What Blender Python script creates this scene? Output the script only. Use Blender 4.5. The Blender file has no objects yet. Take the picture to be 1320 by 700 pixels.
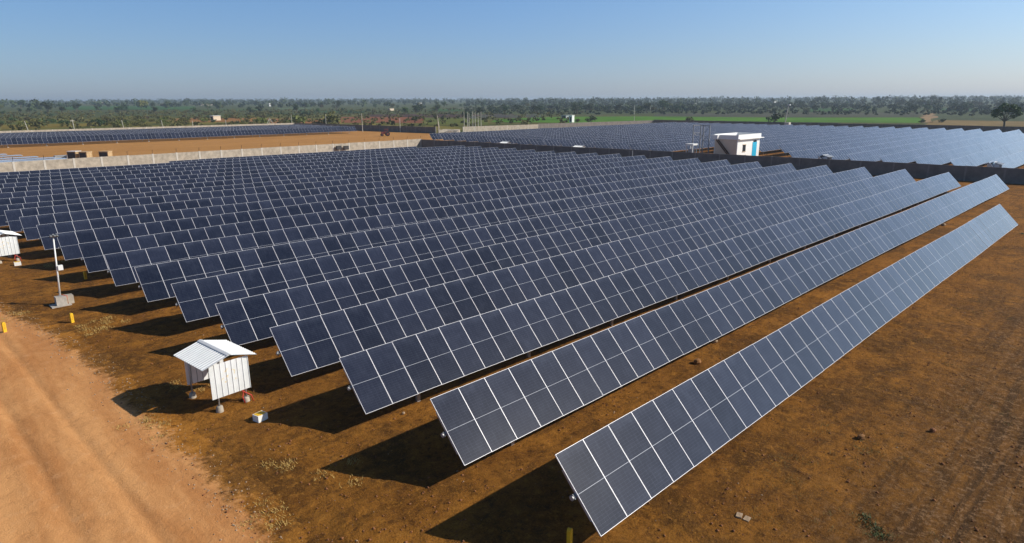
import bpy, math, random
import numpy as np
from mathutils import Vector, Matrix

rnd = random.Random(7)
C = bpy.context.scene.collection
sc = bpy.context.scene
R = math.radians

# ------------------------------------------------------------------ camera, sky, sun, exposure
CAM_F, CAM_PITCH, CAM_ROLL, CAM_YAW, CAM_H = 839.95, R(14.67), R(-0.24), R(45.15), 11.39   # focal length for a 1320 px wide frame
SUN_AZ, SUN_EL = R(-46.0), R(34.0)
fw = Vector((math.cos(CAM_PITCH) * math.cos(CAM_YAW), math.cos(CAM_PITCH) * math.sin(CAM_YAW), -math.sin(CAM_PITCH)))
rt = Vector((math.sin(CAM_YAW), -math.cos(CAM_YAW), 0.0))
up = rt.cross(fw)
r2 = rt * math.cos(CAM_ROLL) + up * math.sin(CAM_ROLL)
u2 = -rt * math.sin(CAM_ROLL) + up * math.cos(CAM_ROLL)
cam = bpy.data.objects.new('camera', bpy.data.cameras.new('camera'))
C.objects.link(cam)
cam.matrix_world = Matrix(((r2.x, u2.x, -fw.x, 0), (r2.y, u2.y, -fw.y, 0), (r2.z, u2.z, -fw.z, CAM_H), (0, 0, 0, 1)))
cam.data.sensor_width = 36.0
cam.data.lens = 36.0 * CAM_F / 1320.0
cam.data.clip_start = 0.1
cam.data.clip_end = 60000.0
sc.camera = cam

sun_dir = Vector((math.cos(SUN_EL) * math.cos(SUN_AZ), math.cos(SUN_EL) * math.sin(SUN_AZ), math.sin(SUN_EL)))
sl = bpy.data.lights.new('sun', 'SUN')
sl.energy = 5.0
sl.angle = R(0.5)
sl.color = (1.0, 0.94, 0.84)
so = bpy.data.objects.new('sun', sl)
C.objects.link(so)
so.rotation_euler = sun_dir.to_track_quat('Z', 'Y').to_euler()

world = bpy.data.worlds.new('World')
sc.world = world
world.use_nodes = True
wn = world.node_tree.nodes
wl = world.node_tree.links
sky = wn.new('ShaderNodeTexSky')
sky.sky_type = 'NISHITA'
sky.sun_disc = False
sky.sun_elevation = SUN_EL
sky.sun_rotation = math.atan2(sun_dir.x, sun_dir.y)
sky.altitude = 0
sky.air_density = 1.0
sky.dust_density = 0.35
sky.ozone_density = 3.0
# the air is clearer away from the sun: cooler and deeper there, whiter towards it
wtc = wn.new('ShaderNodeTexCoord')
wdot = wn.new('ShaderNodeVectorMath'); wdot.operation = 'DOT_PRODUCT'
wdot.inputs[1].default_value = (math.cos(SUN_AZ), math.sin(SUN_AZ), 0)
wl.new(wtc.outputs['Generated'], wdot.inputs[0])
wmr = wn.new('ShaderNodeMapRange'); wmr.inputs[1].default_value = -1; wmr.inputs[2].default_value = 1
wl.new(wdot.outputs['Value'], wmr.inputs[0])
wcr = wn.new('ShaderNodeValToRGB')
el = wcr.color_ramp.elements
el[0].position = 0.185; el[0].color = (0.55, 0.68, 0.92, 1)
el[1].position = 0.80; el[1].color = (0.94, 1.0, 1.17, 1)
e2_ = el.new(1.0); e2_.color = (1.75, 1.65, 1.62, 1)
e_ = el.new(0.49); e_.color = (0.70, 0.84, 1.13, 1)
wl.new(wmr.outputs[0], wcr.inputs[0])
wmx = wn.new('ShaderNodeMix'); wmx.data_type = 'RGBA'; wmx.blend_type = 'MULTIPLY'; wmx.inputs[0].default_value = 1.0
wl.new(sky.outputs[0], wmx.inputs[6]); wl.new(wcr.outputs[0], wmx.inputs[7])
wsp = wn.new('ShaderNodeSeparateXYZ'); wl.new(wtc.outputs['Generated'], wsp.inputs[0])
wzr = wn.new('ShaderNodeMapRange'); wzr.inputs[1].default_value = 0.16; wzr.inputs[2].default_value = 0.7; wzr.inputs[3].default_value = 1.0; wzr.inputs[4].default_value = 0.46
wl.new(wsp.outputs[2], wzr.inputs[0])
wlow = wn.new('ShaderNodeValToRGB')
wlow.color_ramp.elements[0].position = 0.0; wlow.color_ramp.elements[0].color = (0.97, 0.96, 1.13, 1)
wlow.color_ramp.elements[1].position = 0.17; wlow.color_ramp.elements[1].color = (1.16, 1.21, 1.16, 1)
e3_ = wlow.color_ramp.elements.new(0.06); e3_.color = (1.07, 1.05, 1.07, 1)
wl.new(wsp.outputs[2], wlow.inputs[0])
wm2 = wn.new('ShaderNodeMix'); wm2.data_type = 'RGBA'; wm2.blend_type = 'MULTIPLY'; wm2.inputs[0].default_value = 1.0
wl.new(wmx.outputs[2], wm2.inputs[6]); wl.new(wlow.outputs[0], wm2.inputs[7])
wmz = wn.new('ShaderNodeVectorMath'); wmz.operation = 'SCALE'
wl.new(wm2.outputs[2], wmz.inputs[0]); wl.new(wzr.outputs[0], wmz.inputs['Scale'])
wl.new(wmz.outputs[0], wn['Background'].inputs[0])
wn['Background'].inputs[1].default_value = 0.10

sc.view_settings.view_transform = 'Standard'
sc.view_settings.look = 'None'
sc.view_settings.exposure = 0.0
sc.view_settings.gamma = 1.0
sc.view_settings.use_curve_mapping = False


# ------------------------------------------------------------------ helpers
RISE_D, RISE_S, RISE_MAX = 650.0, 0.005, 20.0


def rise(d):
    return float(np.clip((d - RISE_D) * RISE_S, 0, RISE_MAX))


def at(px, py, z=0.0):
    """point on the level z seen at a pixel of the 1320x700 photograph"""
    d = fw + r2 * ((px - 660) / CAM_F) + u2 * ((350 - py) / CAM_F)
    t = (z - CAM_H) / d.z if d.z < 0 else 1e9
    hd = math.hypot(d.x, d.y)
    if z == 0.0 and t * hd > RISE_D:                               # the far land climbs slowly
        lo, hi = 0.0, min(t, 9000 / hd)
        for _ in range(50):
            m_ = (lo + hi) / 2
            if CAM_H + d.z * m_ > rise(m_ * hd): lo = m_
            else: hi = m_
        return Vector((d.x * lo, d.y * lo, rise(lo * hd)))
    return Vector((d.x * t, d.y * t, z))


def on_plane(px, py, axis, val):
    """point on the vertical plane x=val or y=val seen at a pixel"""
    d = fw + r2 * ((px - 660) / CAM_F) + u2 * ((350 - py) / CAM_F)
    t = val / d[axis]
    return Vector((d.x * t, d.y * t, CAM_H + d.z * t))


def tag(o, label=None, cat=None, group=None, kind=None):
    if label: o['label'] = label
    if cat: o['category'] = cat
    if group: o['group'] = group
    if kind: o['kind'] = kind
    return o


def empty(name, loc, rz=0.0):
    o = bpy.data.objects.new(name, None)
    o.empty_display_size = 0.3
    C.objects.link(o)
    o.location = loc
    o.rotation_euler = (0, 0, rz)
    return o


class MB:
    """collects faces and links them as one mesh object"""
    def __init__(self):
        self.v, self.f, self.m = [], [], []

    def face(self, pts, mat=0):
        i = len(self.v)
        self.v += [tuple(p) for p in pts]
        self.f.append(tuple(range(i, i + len(pts))))
        self.m.append(mat)

    def box(self, lo, hi, mat=0, M=None):
        x0, y0, z0 = lo
        x1, y1, z1 = hi
        p = [Vector(q) for q in ((x0, y0, z0), (x1, y0, z0), (x1, y1, z0), (x0, y1, z0), (x0, y0, z1), (x1, y0, z1), (x1, y1, z1), (x0, y1, z1))]
        if M is not None: p = [M @ q for q in p]
        i = len(self.v)
        self.v += [tuple(q) for q in p]
        for q in ((0, 3, 2, 1), (4, 5, 6, 7), (0, 1, 5, 4), (1, 2, 6, 5), (2, 3, 7, 6), (3, 0, 4, 7)):
            self.f.append(tuple(i + k for k in q)); self.m.append(mat)

    def tube(self, pts, rads, n=8, mat=0, cap=True):
        pts = [Vector(p) for p in pts]
        rings = []
        for k, p in enumerate(pts):
            d = (pts[min(k + 1, len(pts) - 1)] - pts[max(k - 1, 0)]).normalized()
            a = d.orthogonal().normalized() if abs(d.z) < 0.99 else Vector((1, 0, 0))
            if abs(d.z) < 0.99: a = d.cross(Vector((0, 0, 1))).normalized()
            b = d.cross(a)
            rr = rads[k] if isinstance(rads, (list, tuple)) else rads
            base = len(self.v)
            for j in range(n):
                t = 2 * math.pi * j / n
                self.v.append(tuple(p + (a * math.cos(t) + b * math.sin(t)) * rr))
            rings.append(base)
        for k in range(len(rings) - 1):
            for j in range(n):
                j2 = (j + 1) % n
                self.f.append((rings[k] + j, rings[k] + j2, rings[k + 1] + j2, rings[k + 1] + j)); self.m.append(mat)
        if cap:
            self.f.append(tuple(rings[0] + j for j in range(n - 1, -1, -1))); self.m.append(mat)
            self.f.append(tuple(rings[-1] + j for j in range(n))); self.m.append(mat)

    def prism(self, prof, axis, a, b, mat=0):
        """2-D profile swept along an axis; the profile is in the two other axes, in order"""
        def P(u, v, t):
            q = [u, v]; q.insert(axis, t); return tuple(q)
        n = len(prof)
        i = len(self.v)
        self.v += [P(u, v, a) for u, v in prof] + [P(u, v, b) for u, v in prof]
        for k in range(n):
            k2 = (k + 1) % n
            self.f.append((i + k, i + k2, i + n + k2, i + n + k)); self.m.append(mat)
        self.f.append(tuple(i + k for k in range(n - 1, -1, -1))); self.m.append(mat)
        self.f.append(tuple(i + n + k for k in range(n))); self.m.append(mat)

    def mesh(self, name, mats):
        me = bpy.data.meshes.new(name)
        me.from_pydata(self.v, [], self.f)
        for m in (mats if isinstance(mats, (list, tuple)) else [mats]): me.materials.append(m)
        me.polygons.foreach_set('material_index', self.m)
        me.update()
        return me

    def build(self, name, mats, parent=None, smooth=False):
        me = self.mesh(name, mats)
        if smooth: me.shade_smooth()
        return link(name, me, parent)


def link(name, me, parent=None, loc=None):
    o = bpy.data.objects.new(name, me)
    C.objects.link(o)
    if parent is not None: o.parent = parent
    if loc is not None: o.location = loc
    return o


def copy_tree(o, parent=None):
    c = o.copy()
    C.objects.link(c)
    c.parent = parent
    for ch in list(o.children): copy_tree(ch, c)
    return c


def np_mesh(name, verts, quads, mats, smooth=False, mat_idx=None):
    me = bpy.data.meshes.new(name)
    n, k = len(quads), quads.shape[1]
    me.vertices.add(len(verts)); me.vertices.foreach_set('co', np.ascontiguousarray(verts, dtype=np.float32).ravel())
    me.loops.add(n * k); me.loops.foreach_set('vertex_index', np.ascontiguousarray(quads, dtype=np.int32).ravel())
    me.polygons.add(n)
    me.polygons.foreach_set('loop_start', np.arange(0, n * k, k, dtype=np.int32))
    me.polygons.foreach_set('loop_total', np.full(n, k, dtype=np.int32))
    for m in (mats if isinstance(mats, (list, tuple)) else [mats]): me.materials.append(m)
    if mat_idx is not None: me.polygons.foreach_set('material_index', np.ascontiguousarray(mat_idx, dtype=np.int32))
    me.update(calc_edges=True)
    if smooth: me.shade_smooth()
    me.validate()
    return me


# value noise for relief and edges
def _hash(ix, iy, seed):
    h = (ix.astype(np.int64) * 374761393 + iy.astype(np.int64) * 668265263 + seed * 144269504) & 0xFFFFFFFF
    h = ((h ^ (h >> 13)) * 1274126177) & 0xFFFFFFFF
    h = h ^ (h >> 16)
    return (h & 0xFFFF) / 65535.0


def vnoise(x, y, seed=0):
    x = np.asarray(x, dtype=float); y = np.asarray(y, dtype=float)
    ix, iy = np.floor(x), np.floor(y)
    fx, fy = x - ix, y - iy
    fx = fx * fx * (3 - 2 * fx); fy = fy * fy * (3 - 2 * fy)
    a, b = _hash(ix, iy, seed), _hash(ix + 1, iy, seed)
    c, d = _hash(ix, iy + 1, seed), _hash(ix + 1, iy + 1, seed)
    return (a + (b - a) * fx) * (1 - fy) + (c + (d - c) * fx) * fy - 0.5


ROW_Y0, ROW_P, ROW_X0, ROW_SK, TILT, TUBE_Z = 9.28, 4.91, 11.58, -0.29, R(46.6), 1.6
DN = np.array([-.01, 0, .05, .08, .06, .09, .1, .11, .1, .13, .11, .16, .21, .06, .08, .09, .09, .13, .22, .18, .19, .19])
DF = np.array([.02, .05, 0, .03, .02, 0, -.01, -.07, -.07, -.05, -.04, -.08, -.11, -.18, -.2, -.25, -.23, -.2, -.2, -.2, -.22, -.23])


def terrain(x, y):
    """gentle rise and fall of the levelled site"""
    x = np.asarray(x, dtype=float); y = np.asarray(y, dtype=float)
    t = np.clip((x - 8) / 88, 0, 1)
    i = np.clip((y - ROW_Y0) / ROW_P, 0, 21)
    k = np.arange(22)
    h = np.interp(i, k, DN) * (1 - t) + np.interp(i, k, DF) * t
    fade = np.clip((130 - x) / 25, 0, 1) * np.clip((145 - y) / 22, 0, 1) * np.clip((x + 30) / 25, 0, 1) * np.clip((y + 40) / 30, 0, 1)
    return h * fade + np.clip((np.hypot(x, y) - RISE_D) * RISE_S, 0, RISE_MAX)


EDGE_Y = [-30, 5, 15, 20, 25, 32, 39, 45, 52, 70]
EDGE_X = [5.2, 5.6, 5.9, 6.1, 5.95, 5.8, 5.3, 4.3, 2.6, -4.0]


def road_d(x, y):
    """metres inside the road edge"""
    e = np.interp(y, EDGE_Y, EDGE_X)
    return e + 0.55 * vnoise(y * 0.5, x * 0.1, 5) + 0.35 * vnoise(np.asarray(y) * 1.7, x * 1.2, 6) - x


def relief(x, y):
    x = np.asarray(x, dtype=float); y = np.asarray(y, dtype=float)
    r = 0.10 * vnoise(x * 0.35, y * 0.35, 1) + 0.055 * vnoise(x * 1.1, y * 1.1, 2) + 0.045 * vnoise(x * 2.7, y * 2.7, 3) + 0.03 * vnoise(x * 6.3, y * 6.3, 4)
    # wheel ruts and grader marks running along the rows on the open ground
    open_g = np.clip((5.5 - (y - 0.0)) / 3.0, 0, 1)
    r = r + open_g * 0.05 * vnoise(x * 0.12, (y + 0.03 * x) * 2.4, 8)
    rd = np.clip(road_d(x, y) / 0.8 + 0.3, 0, 1)
    ruts = -0.035 * np.exp(-((x - 0.4) / 0.22) ** 2) - 0.035 * np.exp(-((x - 2.1 - 0.01 * y) / 0.22) ** 2) - 0.05 * np.exp(-((x - 4.3 + 0.02 * y) / 0.16) ** 2) - 0.03 * np.exp(-((x - 2.9 + 0.02 * y) / 0.14) ** 2) + 0.015 * np.exp(-((x - 0.85) / 0.2) ** 2) + 0.015 * np.exp(-((x - 1.65 - 0.01 * y) / 0.2) ** 2)
    road = 0.03 * vnoise(x * 0.6, y * 0.15, 9) + 0.012 * vnoise(x * 4, y * 2, 10) + ruts
    berm = 0.06 * np.exp(-(road_d(x, y) / 0.35) ** 2) * (0.5 + vnoise(x * 1.6, y * 1.6, 11))
    near = np.clip((170 - np.hypot(x, y)) / 60, 0, 1)
    return (r * (1 - rd) + road * rd + berm) * near


def ground_z(x, y):
    return float(terrain(x, y) + relief(x, y))


# ------------------------------------------------------------------ materials
def new_mat(name):
    m = bpy.data.materials.new(name)
    m.use_nodes = True
    nt = m.node_tree
    return m, nt.nodes, nt.links, nt.nodes['Principled BSDF']


def simple(name, col, rough=0.7, metal=0.0, var=0.0, scale=6.0, bump=0.0, spec=None, objrand=0.0):
    m, n, l, b = new_mat(name)
    b.inputs['Base Color'].default_value = (*col, 1)
    b.inputs['Roughness'].default_value = rough
    b.inputs['Metallic'].default_value = metal
    if spec is not None: b.inputs['Specular IOR Level'].default_value = spec
    if var > 0 or bump > 0 or objrand > 0:
        tc = n.new('ShaderNodeTexCoord')
        nz = n.new('ShaderNodeTexNoise')
        nz.inputs['Scale'].default_value = scale
        nz.inputs['Detail'].default_value = 6
        nz.inputs['Roughness'].default_value = 0.65
        l.new(tc.outputs['Object'], nz.inputs['Vector'])
        hv = n.new('ShaderNodeHueSaturation')
        hv.inputs['Color'].default_value = (*col, 1)
        mr = n.new('ShaderNodeMapRange')
        mr.inputs[1].default_value = 0.3; mr.inputs[2].default_value = 0.7
        mr.inputs[3].default_value = 1 - var; mr.inputs[4].default_value = 1 + var
        l.new(nz.outputs['Fac'], mr.inputs[0])
        last = mr.outputs[0]
        if objrand > 0:
            oi = n.new('ShaderNodeObjectInfo')
            m2 = n.new('ShaderNodeMapRange')
            m2.inputs[3].default_value = 1 - objrand; m2.inputs[4].default_value = 1 + objrand
            l.new(oi.outputs['Random'], m2.inputs[0])
            mu = n.new('ShaderNodeMath'); mu.operation = 'MULTIPLY'
            l.new(last, mu.inputs[0]); l.new(m2.outputs[0], mu.inputs[1]); last = mu.outputs[0]
            m3 = n.new('ShaderNodeMapRange')
            m3.inputs[3].default_value = 0.5 - 0.1 * objrand; m3.inputs[4].default_value = 0.5 + 0.08 * objrand
            l.new(oi.outputs['Random'], m3.inputs[0]); l.new(m3.outputs[0], hv.inputs['Hue'])
        l.new(last, hv.inputs['Value'])
        l.new(hv.outputs[0], b.inputs['Base Color'])
        if bump > 0:
            bp = n.new('ShaderNodeBump'); bp.inputs['Strength'].default_value = bump; bp.inputs['Distance'].default_value = 0.05
            l.new(nz.outputs['Fac'], bp.inputs['Height']); l.new(bp.outputs[0], b.inputs['Normal'])
    return m


def math_node(n, l, op, a, b=None, c=None, clamp=False):
    k = n.new('ShaderNodeMath'); k.operation = op; k.use_clamp = clamp
    for i, v in enumerate((a, b, c)):
        if v is None: continue
        if isinstance(v, (int, float)): k.inputs[i].default_value = v
        else: l.new(v, k.inputs[i])
    return k.outputs[0]


def smooth(n, l, v, a, b):
    k = n.new('ShaderNodeMapRange'); k.interpolation_type = 'SMOOTHSTEP'
    k.inputs[1].default_value = a; k.inputs[2].default_value = b
    l.new(v, k.inputs[0])
    return k.outputs[0]


def mix(n, l, f, a, b):
    k = n.new('ShaderNodeMix'); k.data_type = 'RGBA'
    for s, v in ((k.inputs[0], f), (k.inputs[6], a), (k.inputs[7], b)):
        if isinstance(v, tuple): s.default_value = (*v, 1) if len(v) == 3 else v
        elif isinstance(v, (int, float)): s.default_value = v
        else: l.new(v, s)
    return k.outputs[2]


def noise(n, l, vec, scale, detail=5, rough=0.6, sx=1, sy=1, off=0, dist=0.0):
    mp = n.new('ShaderNodeMapping')
    mp.inputs['Scale'].default_value = (sx, sy, 1)
    mp.inputs['Location'].default_value = (off, off * 1.7, off * 0.3)
    l.new(vec, mp.inputs['Vector'])
    k = n.new('ShaderNodeTexNoise')
    k.inputs['Scale'].default_value = scale; k.inputs['Detail'].default_value = detail
    k.inputs['Roughness'].default_value = rough; k.inputs['Distortion'].default_value = dist
    l.new(mp.outputs[0], k.inputs['Vector'])
    return k.outputs['Fac']


def soil_colour(n, l, pos):
    """bare reddish brown earth: clods, damp patches, grader streaks, pale dust"""
    big = noise(n, l, pos, 0.10, 4, 0.6)
    mid = noise(n, l, pos, 0.55, 6, 0.65, off=3)
    fine = noise(n, l, pos, 3.2, 8, 0.72, off=7)
    tiny = noise(n, l, pos, 22, 4, 0.7, off=11)
    strk = noise(n, l, pos, 1.0, 5, 0.6, sx=0.22, sy=1.6, off=5, dist=0.4)
    c = mix(n, l, smooth(n, l, mid, 0.33, 0.67), (0.185, 0.074, 0.014), (0.390, 0.166, 0.031))
    c = mix(n, l, math_node(n, l, 'MULTIPLY', smooth(n, l, big, 0.42, 0.66), 0.55), c, (0.20, 0.085, 0.018))
    c = mix(n, l, math_node(n, l, 'MULTIPLY', smooth(n, l, strk, 0.50, 0.70), 0.55), c, (0.080, 0.036, 0.009))
    blot = noise(n, l, pos, 0.28, 7, 0.72, off=21, dist=0.6)
    c = mix(n, l, math_node(n, l, 'MULTIPLY', smooth(n, l, blot, 0.49, 0.62), 0.70), c, (0.095, 0.045, 0.013))
    blo2 = noise(n, l, pos, 0.8, 7, 0.75, off=27, dist=0.5)
    c = mix(n, l, math_node(n, l, 'MULTIPLY', smooth(n, l, blo2, 0.55, 0.70), 0.50), c, (0.27, 0.125, 0.030))
    c = mix(n, l, math_node(n, l, 'MULTIPLY', smooth(n, l, blo2, 0.45, 0.32), 0.55), c, (0.075, 0.036, 0.011))
    c = mix(n, l, math_node(n, l, 'MULTIPLY', smooth(n, l, fine, 0.53, 0.66), 0.75), c, (0.42, 0.190, 0.040))
    c = mix(n, l, math_node(n, l, 'MULTIPLY', smooth(n, l, fine, 0.48, 0.34), 0.85), c, (0.085, 0.034, 0.010))
    c = mix(n, l, math_node(n, l, 'MULTIPLY', smooth(n, l, tiny, 0.56, 0.70), 0.60), c, (0.50, 0.25, 0.060))
    c = mix(n, l, math_node(n, l, 'MULTIPLY', smooth(n, l, tiny, 0.44, 0.32), 0.75), c, (0.048, 0.020, 0.006))
    crisp = noise(n, l, pos, 11.0, 8, 0.85, off=33)
    c = mix(n, l, math_node(n, l, 'MULTIPLY', smooth(n, l, crisp, 0.55, 0.62), 0.55), c, (0.50, 0.24, 0.060))
    c = mix(n, l, math_node(n, l, 'MULTIPLY', smooth(n, l, crisp, 0.45, 0.38), 0.65), c, (0.060, 0.026, 0.008))
    k = n.new('ShaderNodeMix'); k.data_type = 'RGBA'; k.blend_type = 'MULTIPLY'; k.inputs[0].default_value = 1.0
    l.new(c, k.inputs[6]); k.inputs[7].default_value = (1.02, 0.985, 0.75, 1)
    return k.outputs[2], fine, tiny, mid


def bump_chain(n, l, b, items):
    last = None
    for h, s, d in items:
        bp = n.new('ShaderNodeBump'); bp.inputs['Strength'].default_value = s; bp.inputs['Distance'].default_value = d
        l.new(h, bp.inputs['Height'])
        if last is not None: l.new(last, bp.inputs['Normal'])
        last = bp.outputs[0]
    l.new(last, b.inputs['Normal'])


def ground_material():
    m, n, l, b = new_mat('earth_and_scrubland')
    g = n.new('ShaderNodeNewGeometry')
    pos = g.outputs['Position']
    sp = n.new('ShaderNodeSeparateXYZ'); l.new(pos, sp.inputs[0])
    X, Y = sp.outputs[0], sp.outputs[1]
    soil, fine, tiny, mid = soil_colour(n, l, pos)
    # the open ground to the right of the first row is greyer and more trampled
    opn = smooth(n, l, math_node(n, l, 'ADD', Y, math_node(n, l, 'MULTIPLY', mid, 6)), 11.0, 4.0)
    soil = mix(n, l, math_node(n, l, 'MULTIPLY', opn, 0.55), soil, (0.150, 0.075, 0.025))
    trk = noise(n, l, pos, 1.0, 6, 0.65, sx=0.10, sy=2.2, off=9, dist=0.3)
    soil = mix(n, l, math_node(n, l, 'MULTIPLY', math_node(n, l, 'MULTIPLY', smooth(n, l, trk, 0.47, 0.60), opn), 0.80), soil, (0.070, 0.036, 0.013))
    clod = noise(n, l, pos, 6.0, 7, 0.75, off=17)
    soil = mix(n, l, math_node(n, l, 'MULTIPLY', math_node(n, l, 'MULTIPLY', smooth(n, l, clod, 0.50, 0.62), opn), 0.70), soil, (0.42, 0.24, 0.115))
    # the levelled strip behind the pale wall is a cleaner orange
    far = smooth(n, l, Y, 120.0, 150.0)
    soil = mix(n, l, math_node(n, l, 'MULTIPLY', far, 0.75), soil, mix(n, l, noise(n, l, pos, 0.09, 5, 0.6, sx=0.5, off=4), (0.40, 0.185, 0.048), (0.64, 0.335, 0.110)))
    # land outside the walls: dry scrub, weeds and grass
    a1 = noise(n, l, pos, 0.012, 5, 0.6, off=2)
    a2 = noise(n, l, pos, 0.05, 5, 0.65, off=6)
    a3 = noise(n, l, pos, 0.30, 5, 0.7, off=8)
    wild = mix(n, l, smooth(n, l, a2, 0.38, 0.62), (0.070, 0.078, 0.014), (0.205, 0.165, 0.030))
    wild = mix(n, l, math_node(n, l, 'MULTIPLY', smooth(n, l, a1, 0.50, 0.62), 0.75), wild, (0.060, 0.098, 0.026))
    rgt = smooth(n, l, math_node(n, l, 'SUBTRACT', X, Y), -60, 60)
    wild = mix(n, l, math_node(n, l, 'MULTIPLY', rgt, 0.7), wild, mix(n, l, a2, (0.045, 0.060, 0.022), (0.085, 0.090, 0.035)))
    wild = mix(n, l, math_node(n, l, 'MULTIPLY', smooth(n, l, a3, 0.58, 0.70), 0.6), wild, (0.27, 0.165, 0.070))
    far_d = smooth(n, l, math_node(n, l, 'SQRT', math_node(n, l, 'ADD', math_node(n, l, 'MULTIPLY', X, X), math_node(n, l, 'MULTIPLY', Y, Y))), 430.0, 700.0)
    wild = mix(n, l, math_node(n, l, 'MULTIPLY', far_d, 0.75), wild, mix(n, l, a1, (0.034, 0.052, 0.016), (0.066, 0.086, 0.026)))
    ox = smooth(n, l, X, 262.5, 261.5); oy = smooth(n, l, Y, 181, 179)
    bx = smooth(n, l, X, 151, 149.5); by = smooth(n, l, Y, 277, 275)
    site = math_node(n, l, 'MAXIMUM', math_node(n, l, 'MULTIPLY', ox, oy), math_node(n, l, 'MULTIPLY', bx, by))
    l.new(mix(n, l, site, wild, soil), b.inputs['Base Color'])
    b.inputs['Roughness'].default_value = 0.95
    b.inputs['Specular IOR Level'].default_value = 0.15
    bump_chain(n, l, b, [(mid, 0.6, 0.22), (fine, 1.0, 0.14), (clod, 1.0, 0.10), (tiny, 1.0, 0.035)])
    return m


def road_material():
    m, n, l, b = new_mat('compacted_earth_road')
    g = n.new('ShaderNodeNewGeometry')
    pos = g.outputs['Position']
    at_ = n.new('ShaderNodeAttribute'); at_.attribute_name = 'edge_distance'
    soil, fine, tiny, mid = soil_colour(n, l, pos)
    w = noise(n, l, pos, 0.5, 6, 0.7, sx=1.3, sy=0.22, off=3)
    w2 = noise(n, l, pos, 2.2, 7, 0.7, off=13)
    c = mix(n, l, smooth(n, l, w, 0.35, 0.65), (0.50, 0.215, 0.070), (0.68, 0.335, 0.125))
    c = mix(n, l, math_node(n, l, 'MULTIPLY', smooth(n, l, w2, 0.52, 0.70), 0.35), c, (0.70, 0.39, 0.18))
    c = mix(n, l, math_node(n, l, 'MULTIPLY', smooth(n, l, w2, 0.46, 0.28), 0.40), c, (0.30, 0.125, 0.045))
    c = mix(n, l, math_node(n, l, 'MULTIPLY', smooth(n, l, tiny, 0.62, 0.72), 0.35), c, (0.62, 0.40, 0.22))
    c = mix(n, l, math_node(n, l, 'MULTIPLY', smooth(n, l, tiny, 0.37, 0.28), 0.45), c, (0.20, 0.085, 0.03))
    d = math_node(n, l, 'ADD', at_.outputs['Fac'], math_node(n, l, 'MULTIPLY', math_node(n, l, 'SUBTRACT', fine, 0.5), 1.8))
    f = smooth(n, l, d, -0.25, 0.35)
    l.new(mix(n, l, f, soil, c), b.inputs['Base Color'])
    b.inputs['Roughness'].default_value = 0.95
    b.inputs['Specular IOR Level'].default_value = 0.15
    bump_chain(n, l, b, [(w2, 0.5, 0.08), (fine, 0.4, 0.06), (tiny, 0.7, 0.03)])
    return m


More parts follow.
